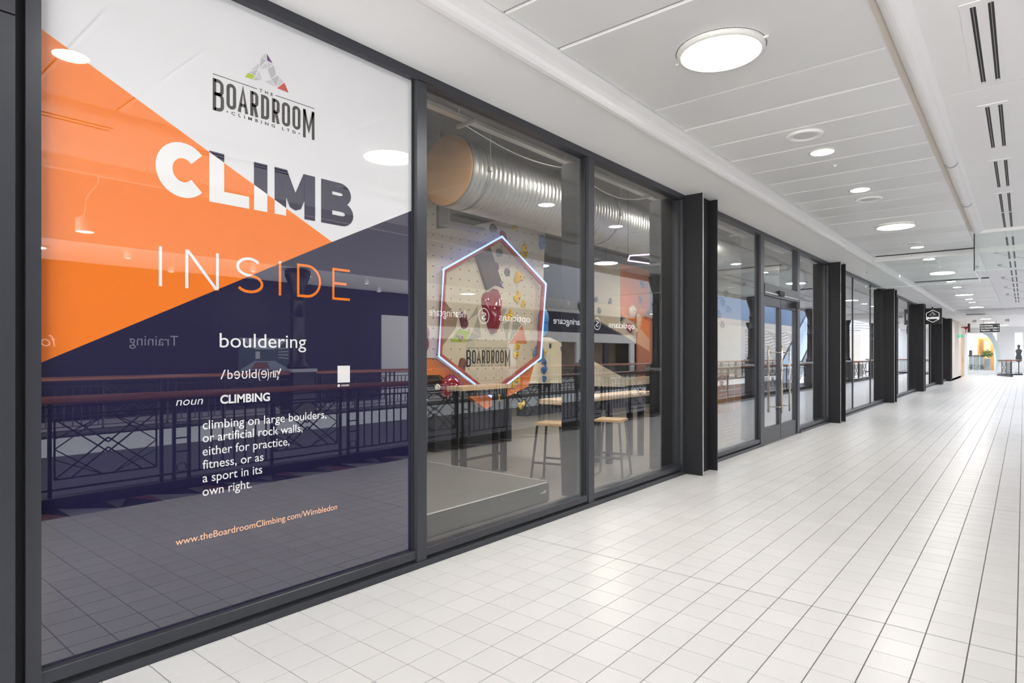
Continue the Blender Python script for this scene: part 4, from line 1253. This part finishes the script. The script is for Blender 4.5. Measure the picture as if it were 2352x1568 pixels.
f.build('picture_print', [mat('picture_floor_blue', (.30, .36, .44)), mat('picture_ceiling_grey', (.42, .46, .52))], hb)
f = Flat((9.686, 0, 0), (0, -1, 0))
f.poly([(-9.05, 1.08), (-8.5, 1.08), (-8.62, 1.26), (-8.95, 1.26)], 0)
for k in range(4): f.poly([(-9.6, 1.35 + .1 * k), (-9.3, 1.38 + .08 * k), (-9.3, 1.40 + .08 * k), (-9.6, 1.38 + .1 * k)], 1)
f.poly([(-8.75, 1.36), (-8.62, 1.36), (-8.62, 1.56), (-8.75, 1.56)], 1)
f.build('picture_print', [mat('picture_table_brown', (.28, .11, .07)), mat('picture_shelf_white', (.55, .58, .6))], hb)

shop = thing('optician_shopfront', (9.7, 22, 0), 'white shopfront with navy fascia lettering across the atrium', 'shopfront')
B().box(9.66, 9.80, 14.5, 30.3, 2.50, 3.40).build('fascia', mat('navy_fascia', (.02, .022, .05), rough=.3), shop)
B().box(9.70, 9.80, 14.5, 30.3, 3.40, 3.545).build('upper_band', M_WHITE, shop)
B().box(9.68, 9.78, 14.5, 30.3, 2.05, 2.50).build('white_band', M_WHITE, shop)
for y in (14.5, 17.0, 19.5, 22.0, 24.5, 27.0, 29.7): B().box(9.68, 9.78, y, y + .45, 0, 2.05).build('pier', M_WHITE if int(y * 2) % 2 else M_NAVYW, shop)
B().box(9.70, 9.76, 14.5, 30.3, 0, .5).build('stall_riser', M_WHITE, shop)
B().box(10.9, 11.0, 14.5, 30.3, 0, 3.0).build('display_wall', mat('shop_display_tan', (.50, .38, .27), var=.4, scale=2.2), shop)
f = Flat((9.655, 0, 0), (0, -1, 0))
f.text('hearingcare', -16.9, -15.05, 2.86, .42)
f.text('opticians', -20.9, -18.85, 2.84, .42)
f.text('hearingcare', -25.3, -22.6, 2.86, .44)
f.text('opticians', -30.1, -27.4, 2.84, .44)
for y in (17.95, 26.3): f.stroke(arc(-y, 2.98, .30, .30, 0, 337.5, 15), .03, True); f.text('S', -y - .13, -y + .13, 2.84, .40)
f.build('fascia_lettering', [mat('lit_fascia_letter', (.9, .92, .95), emit=2.6, var=0)], shop)
oh = thing('orange_hoarding', (9.6, 35, 0), 'orange coral hoarding across the atrium', 'hoarding')
B().box(9.6, 9.7, 30.4, 38, 0, 3.54).build('boards', mat('coral_board', (.72, .24, .12)), oh)

# mall iron columns
def iron_column():
    t = thing('iron_column', (0, 0, 0), 'x', 'column', 'black iron columns round the atrium')
    q = B().box(-.29, .29, -.29, .29, 0, 1.06); q.build('plinth', M_BLACK, t)
    B().box(-.33, .33, -.33, .33, 1.06, 1.14).build('plinth_cap', M_TERR, t)
    B().lathe((0, 0, 1.14), [(.24, 0), (.24, .08), (.19, .14), (.175, .2), (.165, 1.2), (.185, 1.22), (.185, 1.27), (.165, 1.29), (.16, 1.6), (.18, 1.62), (.18, 1.67), (.16, 1.69), (.155, 1.9), (.22, 2.05), (.30, 2.25), (.30, 2.36)], 28).build('shaft', M_BLACK, t)
    return t


ic = iron_column()
for i, (y, lb) in enumerate(((8.24, 'black iron column facing the printed film, on a square plinth'), (21.0, 'black iron column before the optician fascia'), (30.0, 'black iron column at the start of the orange hoarding'), (40.6, 'black iron column before the white wall, mirrored beside the doors'), (55.4, 'farthest black iron column, by the wavy wall'))):
    place(ic, i > 0, (6.95, y, 0), label=lb)


for i, (y, lb) in enumerate(((14.8, 'black iron column on the near atrium edge, mirrored at the right of the third pane'), (22.2, 'black iron column on the near atrium edge, mirrored left of the doors'), (29.78, 'black iron column on the near atrium edge, mirrored right of the doors'), (37.28, 'black iron column on the near atrium edge, mirrored in the third bay'), (44.7, 'last black iron column on the near atrium edge'))):
    o = copy_tree(ic); o.location = (.72, y, 0); o.scale = (.74, .74, 1); o['label'] = lb
    B().box(.78, 1.12, y - .36, y + .36, -.40, 0).build('column_pad', M_CHAR, mall)
# cylinder spotlights under the opposite ceiling
def spot():
    t = thing('cylinder_spotlight', (0, 0, 0), 'x', 'spotlight', 'cylinder spotlights across the atrium')
    B().lathe((0, 0, 0), [(.07, 0), (.07, -.16), (.055, -.16), (.055, -.14)], 20, cap1=False).build('housing', M_WHITE, t)
    B().lathe((0, 0, -.15), [(.054, 0), (.054, .008)], 20).build('lens', mat('lit_spot_lens', (1, .9, .75), emit=14, var=0), t)
    return t


sp_ = spot()
sps = [(7.1, 1.5), (8.6, 2.6), (7.1, 4.6), (7.1, 7.2), (8.6, 6.0), (7.1, 10.4), (8.6, 12.0), (7.1, 13.4), (7.1, 16.5), (8.6, 18), (7.1, 20), (7.1, 24), (8.6, 27)]
for i, (x, y) in enumerate(sps):
    place(sp_, i > 0, (x, y, 3.55), label='%s cylinder spotlight counted along the %s row across the atrium' % (DN[i], 'inner' if x < 8 else 'outer'))
o8 = None
for i, y in enumerate((3.2, 8.9, 15.2, 22.5, 29.0)):
    o = copy_tree(bl); o.location = (7.9, y, 3.546); o['label'] = '%s large round light in the ceiling across the atrium' % DN[i]; o['group'] = 'large round lights across the atrium'

# hanging lamp on a bent cord, mirrored in the orange print
pl = thing('pendant_spotlight', (2.6, 2.6, 4.9), 'white cylinder spotlight hanging on a cord over the atrium', 'spotlight')
B().lathe((2.6, 2.6, 3.05), [(.10, 0), (.10, .17), (.04, .20), (.04, .21)], 24, cap0=False).build('shade', M_WHITE, pl)
B().lathe((2.6, 2.6, 3.06), [(.09, 0), (.09, .006)], 24).build('lens', MATS['lit_spot_lens'], pl)
B().tube([(2.6, 2.6, 3.26), (2.6, 2.62, 3.5), (2.6, 2.75, 3.7), (2.6, 2.78, 5.0)], .008, 6).build('cord', M_WHITE, pl)

# escalator
es = thing('escalator', (4.6, 44, 0), 'steel escalator rising across the atrium at the far end', 'escalator')
sl = .58
B().prism([(3.9, 40, -.3), (3.9, 41.2, -.3), (3.9, 51, 5.4), (3.9, 49.8, 5.4)], (1.3, 0, 0)).build('truss', mat('escalator_grey', (.45, .48, .52), rough=.3, metal=.5), es)
for k in range(26):
    y = 41.0 + k * .34
    B().box(4.05, 5.05, y, y + .36, -.02 + k * .197, .18 + k * .197).build('step', mat('step_grey', (.30, .31, .33), rough=.4, metal=.5), es)
for x in (3.92, 5.10):
    B().prism([(x, 40.2, .1), (x, 41.0, .1), (x, 50, 5.3), (x, 50, 6.1), (x, 40.9, .95), (x, 40.2, .95)], (.06, 0, 0)).build('side_panel', mat('silver_blue_panel', (.50, .56, .62), rough=.15, metal=.6), es)
    B().tube([(x + .03, 40.2, .3), (x + .03, 40.0, .6), (x + .03, 40.2, 1.0), (x + .03, 40.9, 1.02), (x + .03, 50, 6.2)], .04, 8).build('handrail', M_STEEL, es)
# white wall and wavy feature wall
ww = thing('white_feature_wall', (9.5, 48, 0), 'white wall across the atrium with wavy relief lines at its far part', 'wall panel')
B().box(9.5, 9.6, 38.1, 63.9, 0, 3.54).build('wall_panel', M_WHITE, ww)
M_WV = mat('wave_grey', (.35, .35, .36), rough=.5)
for k in range(14):
    z = .5 + .21 * k
    B().tube([(9.47, 47 + .5 * i, z + .09 * math.sin(i * .55 + k * .7) + .04 * math.sin(i * 1.3 + k)) for i in range(33)], .022, 6).build('wave_line', M_WV, ww)
we = thing('wavy_end_wall', (5, 63.8, 0), 'white end wall of the atrium with rows of wavy relief lines', 'wall panel')
B().box(.9, 12.4, 63.8, 64.0, -4.5, 5.6).build('wall_panel', M_WHITE, we)
for k in range(26):
    z = .1 + .20 * k
    B().tube([(1.0 + .3 * i, 63.77, z + .10 * math.sin(i * .5 + k * .6) + .05 * math.sin(i * 1.1 + k)) for i in range(32)], .028, 6).build('wave_line', M_WV, we)
tr_ = thing('exit_sign', (9.45, 41.3, 2.2), 'small green exit sign on the white wall across the atrium', 'exit sign')
M_EX = mat('exit_green', (.0, .45, .22), emit=.6, var=0)
B().box(9.44, 9.48, 41.1, 41.5, 2.1, 2.3).build('panel', M_EX, tr_)
f = Flat((9.437, 0, 0), (0, -1, 0)); f.poly([(-41.45, 2.17), (-41.33, 2.17), (-41.33, 2.13), (-41.24, 2.2), (-41.33, 2.27), (-41.33, 2.23), (-41.45, 2.23)]); f.build('arrow', [E_W], tr_)
# ------------------------------------------------------------------ far end of the corridor
fe = thing('wall_back', (-3, 50, 0), kind='structure')
B().box(-3.4, -3.05, 41.9, 48.2, 0, 3.42).build('beige_wall', M_BEIGE, fe)
B().box(-3.4, -3.05, 50.2, 51.6, 0, 3.42).build('beige_wall', M_BEIGE, fe)
B().box(-3.4, -3.05, 48.2, 50.2, 2.55, 3.42).build('beige_wall', M_BEIGE, fe)
B().box(-3.5, -3.05, 41.9, 48.2, 0, .12).build('skirting', M_WHITE, fe)
B().box(-3.55, -3.2, 51.6, 57, 0, 3.42).build('white_column', M_WHITE, fe)
B().box(-3.7, 9.5, 63.5, 63.7, 0, 3.5).build('end_wall', M_BEIGE, fe)
B().box(-3.7, -3.3, 57.3, 63.4, 0, 3.4).build('side_wall', M_BEIGE, fe)
d2 = thing('door_2', (-3.05, 49.2, 0), kind='structure')
B().box(-3.12, -3.02, 48.25, 50.15, 0, 2.52).build('door_leaf', wood('light_oak_door', (.66, .42, .22), .4, 'Z'), d2)
B().box(-3.02, -3.012, 49.18, 49.22, 0, 2.52).build('meeting_line', mat('dark_oak', (.25, .10, .03)), d2)
B().tube([(-2.98, 49.05, .9), (-2.98, 49.05, 1.3)], .015, 8).build('door_handle', M_CHROME, d2)
es2 = thing('exit_sign', (-2.95, 46, 2.5), 'small lit green exit sign hanging by the timber door at the corridor end', 'exit sign')
B().box(-3.07, -2.82, 45.98, 46.02, 2.49, 2.64).build('panel', mat('exit_green2', (.0, .42, .22), emit=.8, var=0), es2)
f = Flat((-2.945, 45.975, 2.565), (1, 0, 0)); f.poly([(-.06, -.015), (.0, -.015), (.0, -.04), (.05, 0), (.0, .04), (.0, .015), (-.06, .015)]); f.build('arrow', [E_W], es2)
B().box(-2.99, -2.97, 45.99, 46.01, 2.64, 3.42).build('rod', M_CHROME, es2)
# wayfinding sign
wf = thing('wayfinding_sign', (-1.5, 45, 3.0), 'black hanging wayfinding sign with three lines of white lettering', 'sign')
B().box(-1.96, -1.05, 44.97, 45.03, 2.74, 3.22).build('panel', MATS['black_sign_face'], wf)
for x in (-1.8, -1.2): B().tube([(x, 45, 3.22), (x, 45, 3.42)], .01, 6).build('rod', M_CHROME, wf)
f = Flat((-1.96, 44.965, 2.74), (1, 0, 0))
f.text('Exit to Broadway', .04, .60, .345, .10, off=.01); f.text('Lift to Shops & all Facilities', .04, .80, .215, .10, off=.01); f.text('Playground', .06, .45, .08, .10, off=.01); f.text('Toilets', .60, .80, .08, .10, off=.01)
for z in (.37, .24, .11): f.poly([(.83, z - .02), (.88, z), (.83, z + .03)])
f.build('lettering', [E_W], wf)
ps = thing('blade_sign', (-2.5, 46, 3.0), 'small dark brown blade sign beside red figures at the corridor end', 'sign')
B().box(-2.58, -2.46, 45.9, 46.0, 2.78, 3.30).build('panel', mat('brown_sign', (.10, .03, .025)), ps)
B().box(-2.9, -2.58, 45.93, 45.97, 3.05, 3.10).build('arm', mat('brown_sign_arm', (.12, .05, .04)), ps)
rf = thing('red_ornament', (-2.7, 46.3, 2.9), 'red hanging paper ornament with a small tail by the blade sign', 'ornament')
B().prism([(-2.8, 46.3, 3.12), (-2.6, 46.3, 3.15), (-2.62, 46.3, 2.98), (-2.72, 46.3, 2.95)], (0, .03, 0)).build('body', H_RB, rf)
B().prism([(-2.70, 46.3, 2.95), (-2.64, 46.3, 2.95), (-2.74, 46.3, 2.62)], (0, .03, 0)).build('tail', H_RB, rf)
B().tube([(-2.7, 46.31, 3.13), (-2.7, 46.31, 3.42)], .004, 6).build('cord', M_GAP, rf)
for i, x in enumerate((-2.16, -.70)):
    o = thing('security_camera', (x, 44, 3.42), '%s grey box unit under the far soffit' % ('left' if i == 0 else 'right'), 'camera', 'grey units under the far soffit')
    B().box(x - .09, x + .09, 43.9, 44.1, 3.30, 3.42).build('housing', M_GALVP, o)
    B().box(x - .07, x + .07, 43.88, 43.9, 3.24, 3.30).build('lens_hood', M_WHITE, o)
# end shopfront with arch
ef = thing('end_shopfront', (-2, 57, 0), 'white shopfront with curved arch opening closing the far end of the corridor', 'shopfront')
B().box(-3.55, 3.6, 57, 57.2, 3.0, 3.42).build('fascia', M_WHITE, ef)
arch = [(-3.2, 3.0), (-2.35, 2.98)] + [(-2.35 + .80 * math.sin(math.radians(a)), .90 + 2.05 * math.cos(math.radians(a))) for a in (20, 40, 55, 70, 80, 90)]
B().prism([(-2.35, 57.02, 3.0)] + [(x, 57.02, z) for x, z in arch[2:]] + [(-1.55, 57.02, .3), (-1.50, 57.02, .3), (-1.35, 57.02, .9), (-1.32, 57.02, 1.6), (-1.5, 57.02, 2.4), (-1.75, 57.02, 3.0)], (0, .12, 0)).build('arch_band', mat('pale_blue_glass_band', (.62, .72, .74), rough=.2), ef)
B().box(-1.5, -.48, 57.05, 57.2, .0, 3.0).build('white_wall_panel', M_WHITE, ef)
B().box(-.05, 3.6, 57.05, 57.2, .0, 3.0).build('white_wall_panel', M_WHITE, ef)
B().box(-3.3, -1.5, 57.0, 57.1, 0, .28).build('plinth', M_WHITE, ef)
B().box(-3.2, -1.55, 57.03, 57.05, .28, 2.95).build('pane', M_BGLASS, ef)
for x in (-2.9, -2.5): B().box(x, x + .03, 57.0, 57.03, .28, 1.5).build('frame_bar', M_WHITE, ef)
cb = thing('timber_cabinet', (-2.2, 60, 0), 'tall orange timber cabinet inside the far shop', 'cabinet')
B().box(-2.75, -1.75, 60, 60.4, 0, 2.7).build('carcass', wood('amber_timber', (.58, .27, .07), .35, 'Z'), cb)
B().box(-2.35, -1.95, 59.97, 60.0, .9, 2.5).build('door', mat('pale_amber', (.78, .50, .24)), cb)
B().box(-2.62, -2.4, 59.97, 60.0, .3, 2.6).build('door', mat('dark_amber', (.30, .12, .03)), cb)
ck = thing('dark_counter', (-2.7, 58.6, 0), 'dark topped reception counter inside the far shop', 'counter')
B().box(-3.2, -2.35, 58.5, 58.9, 0, 1.3).build('body', mat('counter_grey', (.42, .44, .46), var=.3, scale=12), ck)
B().box(-3.25, -2.3, 58.45, 58.95, 1.3, 1.38).build('worktop', M_CHAR, ck)
B().box(-3.2, -3.02, 58.5, 58.6, 1.38, 1.75).build('monitor', M_GAP, ck)
pt_ = thing('potted_plant', (-2.08, 58.1, 0), 'round green bush in a tall grey planter inside the far shop', 'plant')
B().prism([(-2.26, 57.9, 0), (-1.90, 57.9, 0), (-1.90, 58.3, 0), (-2.26, 58.3, 0)], (0, 0, 1.15)).build('planter', mat('grey_planter', (.30, .31, .33)), pt_)
b = B(); rl = random.Random(3)
for k in range(420):
    th, ph = rl.random() * 2 * PI, math.acos(rl.uniform(-1, 1)); r_ = rl.uniform(.18, .36)
    c = Vector((-2.08 + r_ * math.sin(ph) * math.cos(th), 58.1 + r_ * math.sin(ph) * math.sin(th), 1.5 + r_ * .9 * math.cos(ph)))
    u = Vector((rl.uniform(-1, 1), rl.uniform(-1, 1), rl.uniform(-1, 1))).normalized() * .05; v = u.cross(Vector((rl.random(), rl.random(), rl.random()))).normalized() * .025
    b.bm.faces.new([b.bm.verts.new(c + q) for q in (-u, v, u, -v)])
b.build('foliage', mat('leaf_green', (.05, .16, .02), rough=.5, var=.4, scale=20), pt_, kind='stuff')
for i, x in enumerate((-3.0, -2.45)):
    o = thing('potted_fern', (x, 57.6, 0), '%s low dark fern behind the glass of the far shop' % ('left' if i == 0 else 'right'), 'plant', 'low ferns in the far shop')
    B().lathe((x, 57.6, 0.0), [(.10, 0), (.13, .3), (.12, .31)], 14).build('pot', MATS['grey_planter'], o)
    b = B()
    for k in range(120):
        th = rl.random() * 2 * PI; r_ = rl.uniform(.02, .22)
        c = Vector((x + r_ * math.cos(th), 57.6 + r_ * math.sin(th), .36 + rl.random() * .3)); u = Vector((rl.uniform(-1, 1), rl.uniform(-1, 1), .6)).normalized() * .06; v = u.cross(Vector((0, 0, 1))).normalized() * .02
        b.bm.faces.new([b.bm.verts.new(c + q) for q in (-u, v, u, -v)])
    b.build('foliage', mat('fern_green', (.03, .07, .03), rough=.5, var=.4, scale=20), o, kind='stuff')
mq = thing('mannequin', (-.27, 58, 0), 'dark clothed figure stand seen in the far opening right of the white wall', 'mannequin')
B().lathe((-.27, 58, 0), [(.16, 0), (.16, .03), (.03, .05), (.03, .9), (.15, .95), (.19, 1.2), (.13, 1.45), (.20, 1.75), (.07, 1.85), (.05, 1.92), (.09, 2.02), (.07, 2.14), (.01, 2.17)], 18).build('body', mat('black_cloth', (.03, .03, .03), rough=.8), mq)
B().box(-.5, -.03, 59.5, 59.6, 0, 3.0).build('backdrop_panel', mat('grey_backdrop', (.45, .44, .42)), ef)
# curved balustrade at the end
segs = [((-.6, 51.5), (-1.35, 54.4)), ((-1.3, 54.7), (-.1, 56.1)), ((.1, 56.2), (3.2, 56.6))]
for i, (a, b_) in enumerate(segs):
    balustrade((a[0], a[1], 0), (b_[0], b_[1], 0), ['dark iron balustrade at the corridor end, left angled side', 'dark iron balustrade at the corridor end facing the camera, by the white wall', 'dark iron balustrade at the corridor end, right of the white wall'][i])
for i, (x, y, z, lb) in enumerate(((-1.6, 38.5, 3.416, 'added round fill light under the far soffit, just past the bulkhead'), (-1.6, 42.5, 3.416, 'added round fill light under the far soffit, before the hanging sign'), (-1.6, 47.5, 3.416, 'added round fill light under the far soffit, past the hanging sign'), (-1.0, 52.5, 3.416, 'added round fill light under the far soffit, over the end balustrade'), (.6, 50.0, 3.416, 'added round fill light under the far soffit on the right'), (-2.2, 59.2, 3.40, 'added round fill light inside the far shop'), (-.3, 58.4, 3.40, 'added round fill light behind the white end wall'))):
    o = copy_tree(bl); o.location = (x, y, z); o['label'] = lb; o['group'] = 'added fill lights at the corridor end'  # extra lights added to brighten the corridor end and far shop
